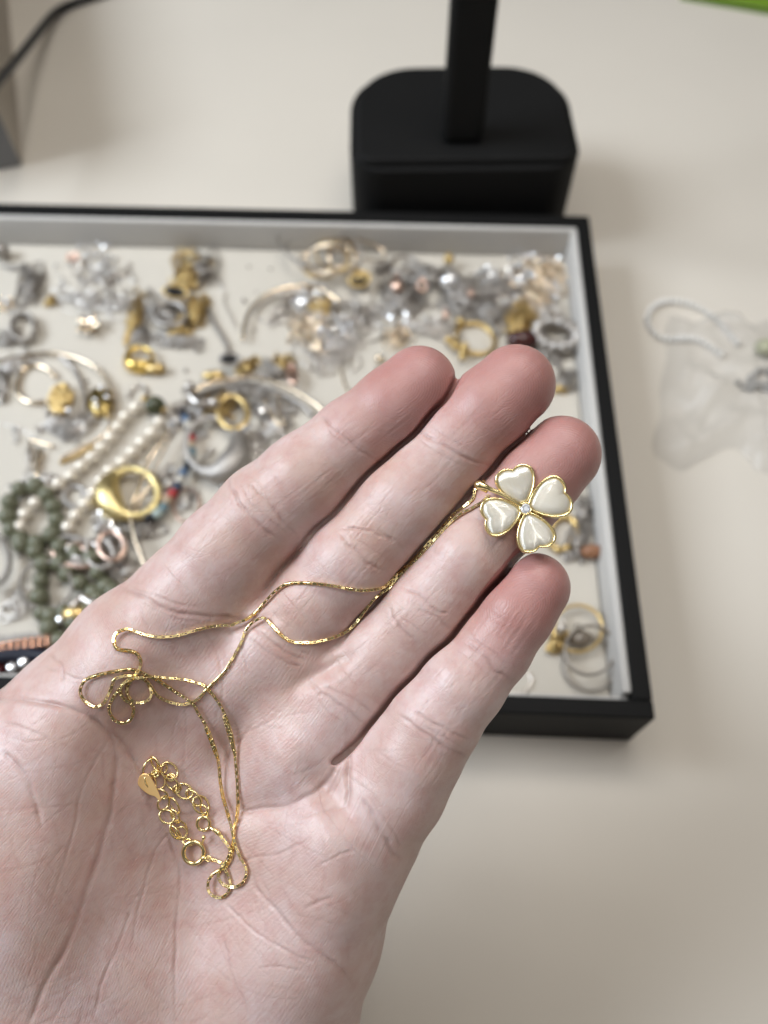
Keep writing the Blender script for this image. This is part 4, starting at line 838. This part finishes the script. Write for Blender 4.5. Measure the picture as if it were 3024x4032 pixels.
# --- left middle: bangle, cuff, nugget
strand('silver_bangle', [a5(-200, 330), a5(0, 290), a5(200, 245), a5(380, 212), a5(520, 215), a5(700, 255), a5(860, 325), a5(960, 420), a5(1035, 540), a5(1068, 660), a5(1065, 780), a5(1020, 920), a5(930, 1010), a5(780, 1085), a5(650, 1160), a5(570, 1200)], 1.15, M_palegold, 'large thin champagne bangle curving round the gold nugget', 'bangle', links=False, h=FL+2.4, n=120)
strand('clasp_bar', [a5(560, 1240), a5(680, 1195), a5(800, 1125), a5(880, 1080)], 1.2, M_goldbg, 'gold bar lying under the end of the large champagne bangle', 'clasp', links=False)
strand('open_cuff', [a5(525, 440), a5(440, 360), a5(320, 330), a5(220, 370), a5(165, 480), a5(170, 590), a5(240, 660), a5(330, 680), a5(415, 668)], 1.6, M_palegold, 'C shaped open champagne cuff inside the large bangle', 'cuff', links=False)
strand('silver_bangle', [a5(560, 240), a5(700, 380), a5(780, 560), a5(800, 740), a5(770, 900), a5(690, 960)], 1.5, M_silver, 'pale silver bangle inside the large champagne bangle', 'bangle', links=False, h=FL+1.6)
ng = thing('gold_nugget', on_plane(240, 1570, FL), 'rough textured gold nugget pendant beside the open cuff', 'pendant')
g = G(); R_ = random.Random(5)
for _ in range(46):
    a, q = R_.uniform(0, 6.28), math.sqrt(R_.random()); g.add(*ball(on_plane(240+42*q*math.cos(a)-8*q*math.sin(a), 1570+54*q*math.sin(a), FL+1.5+3.5*(1-q)*R_.random()+1), R_.uniform(1.1, 2.0), 7, 5))
part('nugget_body', g.get(), M_goldbg, ng, smooth=False)
part('crystal', ball(on_plane(*a5(645, 750), FL+4), 1.6, 8, 5), M_crystal, ng, smooth=False)
br_ = thing('gold_brooch', on_plane(392, 1578, FL), 'antique gold brooch with clear stones between the bangle and the pearls', 'brooch')
M_antique = mat('antique_gold', (.30, .22, .08), .3, 1.0)
V, F = ball((0, 0, 0), 1, 14, 8, (5.5, 8.5, 2.2)); part('mount', (V @ rotm((0, 0, 1), .3).T+on_plane(395, 1580, FL+2.3), F), M_antique, br_)
for x, y in ((892, 655), (998, 622), (902, 712), (945, 540), (1000, 795), (910, 790)): part('stone', ball(on_plane(*a5(x, y), FL+4.6), 1.3, 8, 5), M_crystal if y < 750 else M_goldbg, br_, smooth=False)
pile(255, 1690, 60, 40, 30, M_grey, 'grey chain in front of the gold nugget', 101, 7, .8, 3)
pile(330, 1655, 40, 70, 20, M_silver, 'silver chain between the nugget and the pearls', 102, 7, .7, 3)
pile(10, 1500, 26, 50, 0, M_grey, 'grey chain at the left edge beside the open cuff', 103, 6, .8, 3)
pile(5, 1560, 20, 26, 0, M_silver, 'silver chain end at the left edge, below the open cuff', 104, 4, .7, 3)
cm = strand('crystal_bar', [a5(275, 1025), a5(380, 1050), a5(500, 1090)], 1.5, M_palegold, 'short champagne crystal bar lying left of the pearls', 'hair clip')
strand('champagne_chain', [a5(375, 1120), a5(365, 1200), a5(345, 1280), a5(360, 1390)], 2.2, M_palegold, 'champagne chain drop leading down to the jade bracelet', 'chain')
gem_thing('crystal_earring', 115, 1790, 14, 40, 12, 1.0, M_crystal, M_silver, 'clear crystal earring left of the champagne chain drop', 'earring', 105, 0, 2)
strand('silver_chain', [a5(0, 870), a5(120, 900), a5(230, 950), a5(330, 1000)], .7, M_silver, 'thin silver chain running in from the left edge to the crystal bar', 'chain')
# pearl bracelet: two rows meeting at a jade bead
pearl = thing('pearl_bracelet', on_plane(420, 1800, FL), 'cream pearl bracelet in two rows closed by an olive jade bead', 'bracelet')
PM = shared('pearl', ball((0, 0, 0), 2.95, 18, 12), M_pearl)
sa = [(1265, 705), (1165, 790), (1095, 883), (1025, 983), (940, 1078), (855, 1172), (752, 1253), (652, 1343), (540, 1420), (430, 1500), (322, 1596), (230, 1700), (182, 1820)]
sb = [(1478, 840), (1408, 945), (1317, 1033), (1230, 1122), (1132, 1213), (1022, 1292), (940, 1393), (865, 1503), (787, 1610), (700, 1712), (630, 1822)]
for row in (sa, sb):
    for x, y in row: place('pearl', PM, pearl, on_plane(*a5(x+10, y+16), FL+3))
    cord(pearl, spline(on([a5(x+10, y+16) for x, y in row], FL+3), 60), .3, M_palegold)
part('jade_bead', ball(on_plane(612, 1598, FL+4.5), 4.3, 18, 12), mat('dark_jade', (.055, .06, .028), .25), pearl)
for x, y in ((1350, 640), (1520, 745)): part('bead_cap', ball(on_plane(*a5(x, y), FL+4), 1.6, 10, 6), M_goldbg, pearl)
strand('silver_chain', [a5(1190, 640), a5(1250, 540), a5(1320, 510), a5(1370, 580), a5(1340, 650)], 1.3, M_silver, 'silver clasp chain behind the jade bead of the pearl bracelet', 'chain')
# jade bracelets
JM = [shared('jade_bead', ball((0, 0, 0), r, 14, 9), M_jade) for r in (3.6, 3.4)]
ja = thing('jade_bracelet', on_plane(114, 2010, FL), 'olive jade bead bracelet, the round one left of the pearls', 'bracelet', 'olive jade bead bracelets')
P = beadrow(ja, [a7(c_[0], c_[1]) for c_ in ((90, 300), (190, 175), (320, 150), (430, 230), (500, 350), (530, 480), (480, 610), (350, 680), (200, 660), (110, 560), (70, 430))], 3.3, JM, 'jade_bead', True)
jb = thing('jade_bracelet', on_plane(165, 2280, FL), 'olive jade bead bracelet threaded down through the crystal ring', 'bracelet', 'olive jade bead bracelets')
beadrow(jb, [a7(x, y) for x, y in ((200, 700), (330, 760), (400, 850), (395, 960), (380, 1070), (370, 1170), (380, 1290), (420, 1400), (480, 1500), (560, 1590))], 3.5, JM, 'jade_bead')
jc = thing('jade_bracelet', on_plane(340, 2300, FL), 'olive jade bead bracelet lying right beside the hand', 'bracelet', 'olive jade bead bracelets')
beadrow(jc, [a7(x, y) for x, y in ((560, 720), (660, 760), (760, 800), (860, 830), (900, 930), (960, 1040), (1000, 1130), (900, 1150), (780, 1100), (700, 1000), (560, 960), (560, 850))], 3.4, JM, 'jade_bead', True)
jd = thing('jade_bracelet', on_plane(250, 2430, FL), 'olive jade bead bracelet lowest in the tray, next to the palm edge', 'bracelet', 'olive jade bead bracelets')
beadrow(jd, [a7(x, y) for x, y in ((480, 1360), (560, 1300), (700, 1420), (800, 1330), (870, 1220), (960, 1200), (1050, 1130))], 3.3, JM, 'jade_bead')
# rings and hoops among the jade
sr = thing('crystal_hoop', on_plane(181, 2300, FL), 'thin silver hoop set all round with crystals, over the jade beads', 'bangle')
SM = shared('set_stone', ball((0, 0, 0), .85, 6, 4), M_grey, False)
q = np.linspace(0, 2*PI, 46, endpoint=False); hp0 = [(430+245*math.cos(a)*1.0, 1075+220*math.sin(a)) for a in q]
part('hoop_wire', tube(on([a7(*p) for p in hp0], FL+5), .6, 7, closed=True), M_palegold, sr)
for p in hp0: place('set_stone', SM, sr, on_plane(*a7(*p), FL+5.6))
s2 = thing('crystal_hoop', on_plane(-20, 2230, FL), 'thick crystal hoop cut off by the left edge', 'bangle')
hp1 = [(-160+245*math.cos(a), 845+270*math.sin(a)) for a in np.linspace(-1.25, 1.25, 26)]
part('hoop_wire', tube(on([a7(*p) for p in hp1], FL+4), 1.2, 7), M_grey, s2)
for p in hp1: place('set_stone', SM, s2, on_plane(*a7(*p), FL+5.6))
t_ = hoop('gold_mesh_hoop', 523, 1940, 100, 92, M_goldbg, 'wide gold hoop with a thick woven side, beside the pearls', 'bangle', (1.0, 1.0), rad=lambda q: 1.7+3.8*max(0, math.cos(q-2.72))**2, rot=10, h=FL+5, n=90)
M_weave = mat('woven_gold', (.85, .70, .34), .32, 1.0, bump=(1400, .25))
t_.data.materials.clear(); t_.data.materials.append(M_weave)
strand('rope_chain', [a5(1560, 930), a5(1480, 1080), a5(1400, 1200), a5(1345, 1310), a5(1310, 1420), a5(1280, 1520), a7(1240, 300), a7(1225, 410), a7(1235, 520), a7(1260, 640), a7(1310, 770), a7(1350, 880), a7(1400, 960)], 1.6, M_palegold, 'beige rope chain winding past the gold mesh hoop towards the index finger', 'chain', h=FL+6, n=160)
strand('rope_chain', [a5(1600, 980), a5(1560, 1060), a5(1500, 1180), a5(1440, 1300), a5(1390, 1450), a7(1310, 280), a7(1270, 420)], 1.0, M_palegold, 'thinner beige rope chain doubled beside the winding one', 'chain', h=FL+4, n=120)
for i, (u, v, ru, rv, rot, m, lb) in enumerate(((300, 2168, 88, 48, 18, M_grey, 'broad dark ring lying at the back of the ring group below the pearls'), (292, 2190, 82, 40, 16, M_rose, 'rose tinted ring across the jade beads'), (330, 2165, 60, 36, 5, M_silver, 'bright silver ring in the middle of the ring group'), (395, 2180, 52, 60, -30, M_grey, 'dark upright ring at the right of the ring group'), (440, 2150, 50, 55, -20, M_rose, 'rose tinted upright ring beside the rope chain'))):
    hoop('finger_ring', u, v, ru, rv, m, lb, 'ring', (1.3, 1.1), rot=rot, h=FL+3+i*.8, group='finger rings below the pearls')
gem_thing('crystal_bracelet', 452, 2120, 55, 60, 34, 1.2, M_crystal, M_grey, 'crystal bracelet curled beside the rope chain', 'bracelet', 121, 0, 4)
strand('crystal_band', [a7(890, 560), a7(1000, 520), a7(1100, 560), a7(1150, 640), a7(1150, 740)], 1.9, M_silver, 'beaded silver band curling left of the rope chain', 'bracelet', h=FL+6)
gem_thing('crystal_bracelet', 500, 2235, 55, 45, 34, 1.0, M_crystal, M_silver, 'silver crystal bracelet touching the index finger base', 'bracelet', 123, 30, 4)
strand('silver_chain', [a7(960, 960), a7(1060, 1020), a7(1170, 1040), a7(1230, 990), a7(1280, 920)], .9, M_palegold, 'short beige chain between the jade beads and the index finger', 'chain')
hoop('silver_ring', 298, 1955, 44, 40, M_grey, 'plain grey ring between the two pearl rows', 'ring', (1.2, 1.2))
gem_thing('crystal_earring', 400, 2035, 36, 22, 14, 1.1, M_crystal, M_silver, 'small crystal earring under the lower end of the pearl row', 'earring', 125, 10, 2)
cl = thing('silver_clip', on_plane(325, 2375, FL), 'polished silver angled clip beside the palm edge', 'clip')
part('clip_arm', tube(spline(on([a7(672, 1290), a7(720, 1230), a7(770, 1195)], FL+6), 12), 2.0, 8), M_silver, cl); part('clip_arm', tube(spline(on([a7(775, 1195), a7(820, 1225), a7(880, 1255)], FL+6), 12), 2.0, 8), M_silver, cl)
solo('gold_bead', ball(on_plane(298, 2420, FL+4), 4.2, 12, 8, (1.3, 1, .9)), M_goldbg, 'gold bead next to the palm edge, below the silver clip', 'bead')
solo('gold_bead', ball(on_plane(402, 2366, FL+3), 2, 10, 7), M_goldbg, 'tiny gold bead right of the silver clip', 'bead')
solo('crystal_stud', ball(on_plane(241, 2440, FL+4), 2, 8, 6), M_crystal, 'clear crystal stud left of the gold bead', 'earring', smooth=False)
# bead straps at the lower left
RB = shared('square_bead', box((0, 0, 0), (2.35, 2.9, 2.2), bev=.5), mat('copper_bead', (.55, .33, .24), .2, .9), False)
GB = shared('square_bead', box((0, 0, 0), (2.2, 2.4, 2.0), bev=.5), M_grey, False)
st = thing('bead_strap', on_plane(110, 2540, FL), 'strap of square copper beads in the near left corner', 'bracelet', 'bead straps in the near left corner')
for dy in (-22, 8): beadrow(st, [a7(-120, 1690+dy*1.7), a7(60, 1672+dy*1.7), a7(240, 1640+dy*1.7), a7(400, 1620+dy*1.7), a7(560, 1600+dy*1.7)], 1.6, [RB], 'square_bead', oriented=True, pitch=2.6, h=FL+4)
st = thing('bead_strap', on_plane(80, 2500, FL), 'strap of grey faceted beads behind the copper strap', 'bracelet', 'bead straps in the near left corner')
for dy in (0, 40): beadrow(st, [a7(-120, 1585+dy), a7(60, 1568+dy), a7(240, 1545+dy), a7(400, 1540+dy)], 1.4, [GB], 'square_bead', oriented=True, pitch=2.4)
hoop('navy_bangle', 30, 2640, 190, 58, mat('navy_enamel', (.02, .022, .035), .25), 'dark navy enamel bangle in the near left corner', 'bangle', (2.6, 2.6), rot=-8, h=FL+4)
RM = shared('garnet_bead', ball((0, 0, 0), 2.4, 12, 8), mat('garnet', (.07, .012, .014), .2))
gn = thing('garnet_bracelet', on_plane(50, 2640, FL), 'dark red garnet bead bracelet inside the navy bangle', 'bracelet'); beadrow(gn, [a7(-150, 1880), a7(30, 1870), a7(160, 1840), a7(260, 1790)], 2.4, [RM], 'garnet_bead')
for x, y, lb in ((115, 1845, 'clear crystal stud resting on the garnet beads, lower of two'), (222, 1800, 'clear crystal stud resting on the garnet beads, upper of two')): solo('crystal_stud', ball(on_plane(*a7(x, y), FL+7), 1.9, 8, 6), M_crystal, lb, 'earring', smooth=False)
# --- beside the index finger
hoop('silver_mesh_ring', 838, 1752, 104, 108, mat('mesh_silver', (.46, .43, .40), .5, 1.0, bump=(1500, .3)), 'wide silver mesh ring left of the index finger, thick at its near side', 'ring', (1.0, 1.2), rad=lambda q: 1.3+4.0*max(0, math.cos(q-.75))**1.5, h=FL+5, n=80)
gem_thing('crystal_row', 822, 1790, 34, 12, 12, 1.2, M_crystal, M_silver, 'row of clear crystals inside the silver mesh ring', 'clip', 131, -35, 1)
hoop('gold_ring', 918, 1622, 56, 66, M_goldbg, 'open gold ring just behind the silver mesh ring', 'ring', (.9, 1.4), rot=-20, h=FL+6)
pile(860, 1600, 62, 50, 0, M_goldbg, 'gold chain left of the open gold ring', 132, 8, .8, 6)
pile(780, 1590, 50, 60, 0, M_grey, 'dark chain left of the silver mesh ring, around the coloured beads', 133, 7, .8, 4)
strand('silver_bangle', [a6(390, 580), a6(480, 515), a6(620, 475), a6(760, 455), a6(900, 438), a6(1060, 455), a6(1220, 515), a6(1380, 600), a6(1520, 690), a6(1640, 790)], 1.5, M_palegold, 'large beaded bangle arching from the coloured beads to the index finger', 'bangle', h=FL+7, n=120)
strand('silver_bangle', [a6(420, 620), a6(560, 545), a6(720, 520), a6(900, 510), a6(1080, 545), a6(1240, 610), a6(1400, 700), a6(1500, 790)], 1.5, M_grey, 'grey bangle under the large beaded bangle', 'bangle', links=False, h=FL+2)
pile(1060, 1600, 95, 50, 25, M_grey, 'grey chain under the large beaded bangle, near the index finger', 134, 11, .8, 4)
pile(1085, 1680, 50, 45, 0, M_silver, 'silver chain touching the index finger under the bangles', 135, 8, .7, 3)
strand('champagne_chain', [a6(1040, 640), a6(1090, 740), a6(1140, 830), a6(1200, 900)], 1.3, M_palegold, 'champagne chain slanting between the bangle and the index finger', 'chain', h=FL+4)
strand('champagne_chain', [a6(1180, 590), a6(1170, 680), a6(1190, 790), a6(1240, 880)], 1.1, M_palegold, 'short champagne chain right of the slanting one', 'chain', h=FL+4)
cf = thing('silver_cuff_end', on_plane(780, 1560, FL), 'polished silver cuff end above the coloured beads', 'cuff')
part('cuff_bar', tube(spline(on([a6(340, 500), a6(360, 610), a6(430, 680), a6(580, 680)], FL+8), 24), 1.9, 8), M_silver, cf)
for i, (x, y) in enumerate(((345, 530), (575, 678))): part('end_ball', ball(on_plane(*a6(x, y), FL+8.3), 2.5, 12, 8), M_silver, cf)
for x, y, lb in ((440, 780, 'clear stone stud behind the silver mesh ring'), (872, 920, 'clear stone stud at the right of the silver mesh ring'), (182, 885, 'clear stone stud left of the coloured bead string'), (1020, 760, 'clear stone stud under the grey bangle')):
    solo('crystal_stud', ball(on_plane(*a6(x, y), FL+6), 1.9, 8, 6), M_crystal, lb, 'earring', smooth=False)
cb = thing('coloured_bead_string', on_plane(760, 1800, FL), 'string of little coloured cylinder beads, blue, red, white and black', 'bracelet')
cols = [((.02, .02, .025), 'black'), ((.10, .16, .26), 'blue'), ((.55, .52, .46), 'white'), ((.04, .05, .09), 'navy'), ((.45, .05, .05), 'red'), ((.50, .38, .26), 'tan'), ((.16, .24, .27), 'teal'), ((.42, .50, .47), 'pale green')]
cyl = [shared('cylinder_bead', tube([(-1.7, 0, 0), (-1.5, 0, 0), (1.5, 0, 0), (1.7, 0, 0)], [1.5, 1.9, 1.9, 1.5], 10), mat('bead_'+n.replace(' ', '_'), c, .35)) for c, n in cols]
beadrow(cb, [a6(290, 780), a6(320, 850), a6(350, 930), a6(360, 1040), a6(368, 1140), a6(340, 1240), a6(290, 1330), a6(250, 1430), a6(190, 1520), a6(130, 1600), a7(1500, 390), a7(1390, 440)], 1.9, cyl, 'cylinder_bead', oriented=True, pitch=3.5, h=FL+4)
hoop('thin_ring', 735, 1990, 52, 66, M_rose, 'thin rose gold ring near the index finger base', 'ring', (.6, .6))
pile(740, 1970, 45, 50, 0, M_silver, 'faint silver chain inside the thin rose gold ring', 136, 5, .5, 2)
pile(900, 1900, 60, 60, -40, M_silver, 'silver chain slipping under the index finger', 137, 6, .6, 2)
strand('grey_chain', [a6(880, 1060), a6(950, 1180), a6(1000, 1260)], .7, M_grey, 'thin dark chain right of the silver mesh ring', 'chain')
# --- right side, beside the ring and little fingers
hoop('gold_ring', 2215, 2100, 52, 66, M_goldbg, 'gold bead ring peeping out behind the clover pendant', 'ring', (1.5, 1.5), rot=20, bumps=.5, n=40)
pile(2275, 2130, 46, 80, 10, M_grey, 'grey chain heap between the pendant and the right wall', 141, 10, .8, 4)
pile(2300, 2010, 40, 50, 0, M_grey, 'grey chain by the right wall beside the ring fingertip', 142, 7, .8, 4)
solo('amber_bead', ball(on_plane(2334, 2172, FL+3.5), 3.2, 12, 8, (1.5, .9, 1)), mat('amber', (.26, .12, .06), .35), 'amber coloured bead by the right wall', 'bead')
hoop('champagne_ring', 2312, 1945, 38, 70, M_grey, 'thin dull ring by the right wall, just above the grey heap', 'ring', (.9, .9), rot=20)
hoop('gold_bangle', 2275, 2475, 96, 92, M_goldbg, 'gold ring overlapping the silver rings, right of the little finger', 'ring', (1.0, .6), h=FL+4, n=60)
hoop('silver_ring', 2324, 2560, 102, 96, M_grey, 'upper silver ring in the near right corner', 'ring', (1.3, .5), h=FL+6, n=64, rot=-20)
hoop('silver_ring', 2326, 2615, 108, 104, M_grey, 'lower grey ring in the near right corner, under the silver one', 'ring', (1.1, .5), h=FL+2.2, n=64)
drop(2282, 2512, 36, mat('smoke_stone', (.16, .13, .10), .08, 0, .7), 'smoky oval stone lying inside the gold and silver rings', 'stone', 4, (1.4, .9, .7))
pile(2185, 2530, 30, 44, 20, M_goldbg, 'small gold chain lump against the little finger', 143, 7, 1.0, 5)
drop(2215, 2475, 16, M_silver, 'small silver ball left of the gold ring', 'bead', 5, (1, 1, 1))
hoop('clear_ring', 2030, 2680, 62, 50, M_silver, 'faint thin silver ring half hidden by the little finger', 'ring', (.6, .6))
# more fine chains between the larger pieces
for i, (u, v, ru, rv, rot, m, lb, tn) in enumerate((
 (700, 1640, 70, 40, -40, M_silver, 'fine silver chain between the jade bead and the silver cuff end', 7), (640, 1900, 50, 90, 20, M_silver, 'fine silver chain between the gold mesh hoop and the coloured beads', 6),
 (560, 2080, 70, 50, -30, M_grey, 'fine dark chain below the gold mesh hoop', 9), (420, 2240, 80, 50, 20, M_grey, 'fine dark chain between the ring group and the palm edge', 9),
 (950, 1530, 110, 40, 8, M_grey, 'fine dark chain under the start of the large beaded bangle', 9), (1010, 1750, 80, 60, -35, M_silver, 'fine silver chain in the gap between the mesh ring and the index finger', 7),
 (480, 1190, 90, 60, 20, M_silver, 'fine silver chain between the large flower charm and the mixed heap', 6), (1120, 1210, 90, 60, -20, M_silver, 'fine silver chain under the left foot of the champagne arc', 4),
 (1420, 1250, 70, 60, 30, M_silver, 'fine silver chain left of the back right heap', 6), (1700, 1290, 110, 40, 10, M_silver, 'fine silver chain along the front of the back right heap', 8),
 (1980, 1120, 110, 50, -6, M_grey, 'fine dark chain between the crystal strands at the back right', 9), (2120, 1160, 90, 70, 30, M_palegold, 'fine champagne chain in the back right corner', 9),
 (60, 1430, 80, 40, -10, M_silver, 'fine silver chain at the left edge above the large bangle', 6), (150, 1900, 90, 40, 10, M_silver, 'fine silver chain behind the round jade bracelet', 6),
 (60, 2380, 60, 60, 0, M_silver, 'fine silver chain at the left edge beside the jade beads', 4), (215, 1640, 60, 60, 0, M_silver, 'fine silver chain right under the gold nugget', 6))):
    pile(u, v, ru, rv, rot, m, lb, 200+i, tn, .62, 3)
# crumbs on the suede
g = G(); R_ = random.Random(9)
for x, y in ((980, 1050), (1065, 1058), (1205, 1255), (730, 1460), (455, 970), (420, 968), (960, 1180), (1010, 1150), (965, 1190), (1000, 1300), (1905, 1350), (730, 1455), (340, 1500), (1480, 1450)): g.add(*ball(on_plane(x, y, FL+.5), R_.uniform(.5, 1.0), 6, 4))
solo('crumbs', g.get(), M_grey, None, None, kind='stuff')
# --- white bead bracelet in a clear bag, on the table at the right
ab = SC(2424, 1100, .3617)
wb = thing('white_bead_bracelet', on_plane(2700, 1300, 0), 'white bead bracelet looping out of the plastic bag on the table', 'bracelet')
WM = shared('white_bead', ball((0, 0, 0), 1.0, 12, 8, (.95, 1.75, 1.75)), mat('white_bead', (.86, .84, .80), .3))
FLs = FL; FL = 0.05
beadrow(wb, [ab(x, y) for x, y in ((1330, 700), (1230, 590), (1130, 470), (1000, 365), (850, 285), (700, 245), (530, 245), (400, 310), (345, 420), (370, 520), (460, 620), (600, 655), (760, 645), (900, 660), (1010, 720), (1150, 820))], 1.65, [WM], 'white_bead', oriented=True, pitch=2.5)
cord(wb, spline(on([ab(x, y) for x, y in ((1330, 700), (1230, 590), (1130, 470), (1000, 365), (850, 285), (700, 245), (530, 245), (400, 310), (345, 420), (370, 520), (460, 620), (600, 655), (760, 645), (900, 660), (1010, 720), (1150, 820))], 1.75), 120), .6, mat('grey_cord', (.30, .29, .27), .6))
wb2 = thing('white_bead_bracelet', on_plane(2960, 1450, 0), 'heap of pale beads inside the plastic bag at the right edge', 'bracelet')
beadrow(wb2, [ab(x, y) for x, y in ((1330, 1130), (1450, 1180), (1600, 1160), (1700, 1080), (1640, 980), (1500, 1010), (1450, 1100), (1560, 1130), (1680, 1200), (1750, 1100))], 1.65, [shared('pale_bead', ball((0, 0, 0), 1.5, 10, 7), mat('grey_bead', (.34, .32, .29), .3))], 'pale_bead', pitch=2.4, jit=.8)
solo('green_bead', ball(on_plane(2424+.3617*1640, 1100+.3617*740, 4), 4.5, 14, 9, (1.2, 1, .8)), mat('pale_green_stone', (.40, .40, .27), .35), 'pale green stone inside the plastic bag at the right edge', 'stone')
FL = FLs
M_film = bpy.data.materials.new('clear_film'); M_film.use_nodes = True; n_ = M_film.node_tree; n_.nodes.clear(); ou = n_.nodes.new('ShaderNodeOutputMaterial')
trn = n_.nodes.new('ShaderNodeBsdfTransparent'); trn.inputs[0].default_value = (.97, .97, .97, 1); gls = n_.nodes.new('ShaderNodeBsdfGlossy'); gls.inputs['Roughness'].default_value = .32; dif = n_.nodes.new('ShaderNodeBsdfDiffuse'); dif.inputs[0].default_value = (.8, .8, .8, 1)
fr_ = n_.nodes.new('ShaderNodeLayerWeight'); fr_.inputs[0].default_value = .25; fp_ = n_.nodes.new('ShaderNodeMath'); fp_.operation = 'MULTIPLY_ADD'; fp_.inputs[1].default_value = .26; fp_.inputs[2].default_value = .012; n_.links.new(fr_.outputs['Facing'], fp_.inputs[0]); m1 = n_.nodes.new('ShaderNodeMixShader'); m2 = n_.nodes.new('ShaderNodeMixShader'); m1.inputs[0].default_value = .07
n_.links.new(trn.outputs[0], m1.inputs[1]); n_.links.new(dif.outputs[0], m1.inputs[2]); n_.links.new(fp_.outputs[0], m2.inputs[0]); n_.links.new(m1.outputs[0], m2.inputs[1]); n_.links.new(gls.outputs[0], m2.inputs[2]); n_.links.new(m2.outputs[0], ou.inputs[0])
NB = 46; V = []; from mathutils import noise as mnoise
for i in range(NB):
    for j in range(NB):
        s, t = i/(NB-1), j/(NB-1); e = 4*min(s, 1-s, t, 1-t); e = min(1, e*2.2)
        wob = mnoise.noise(Vector((s*5, t*5, 3)))*22+mnoise.noise(Vector((s*11, t*11, 8)))*9
        u = 2640+s*560-t*60+mnoise.noise(Vector((t*3, s*3, 1)))*70; v = 1240+t*560+s*40+mnoise.noise(Vector((s*3, t*3, 5)))*80
        V.append(on_plane(u, v, 0)+np.array([0, 0, .6+e*(7.5+wob*.42)*(1 if s > .02 else .2)]))
V = np.array(V); V[:, 2] = np.maximum(V[:, 2], .4)
solo('plastic_bag', (V, [(i*NB+j, (i+1)*NB+j, (i+1)*NB+j+1, i*NB+j+1) for i in range(NB-1) for j in range(NB-1)]), M_film, 'crumpled clear plastic bag on the table at the right edge', 'bag')
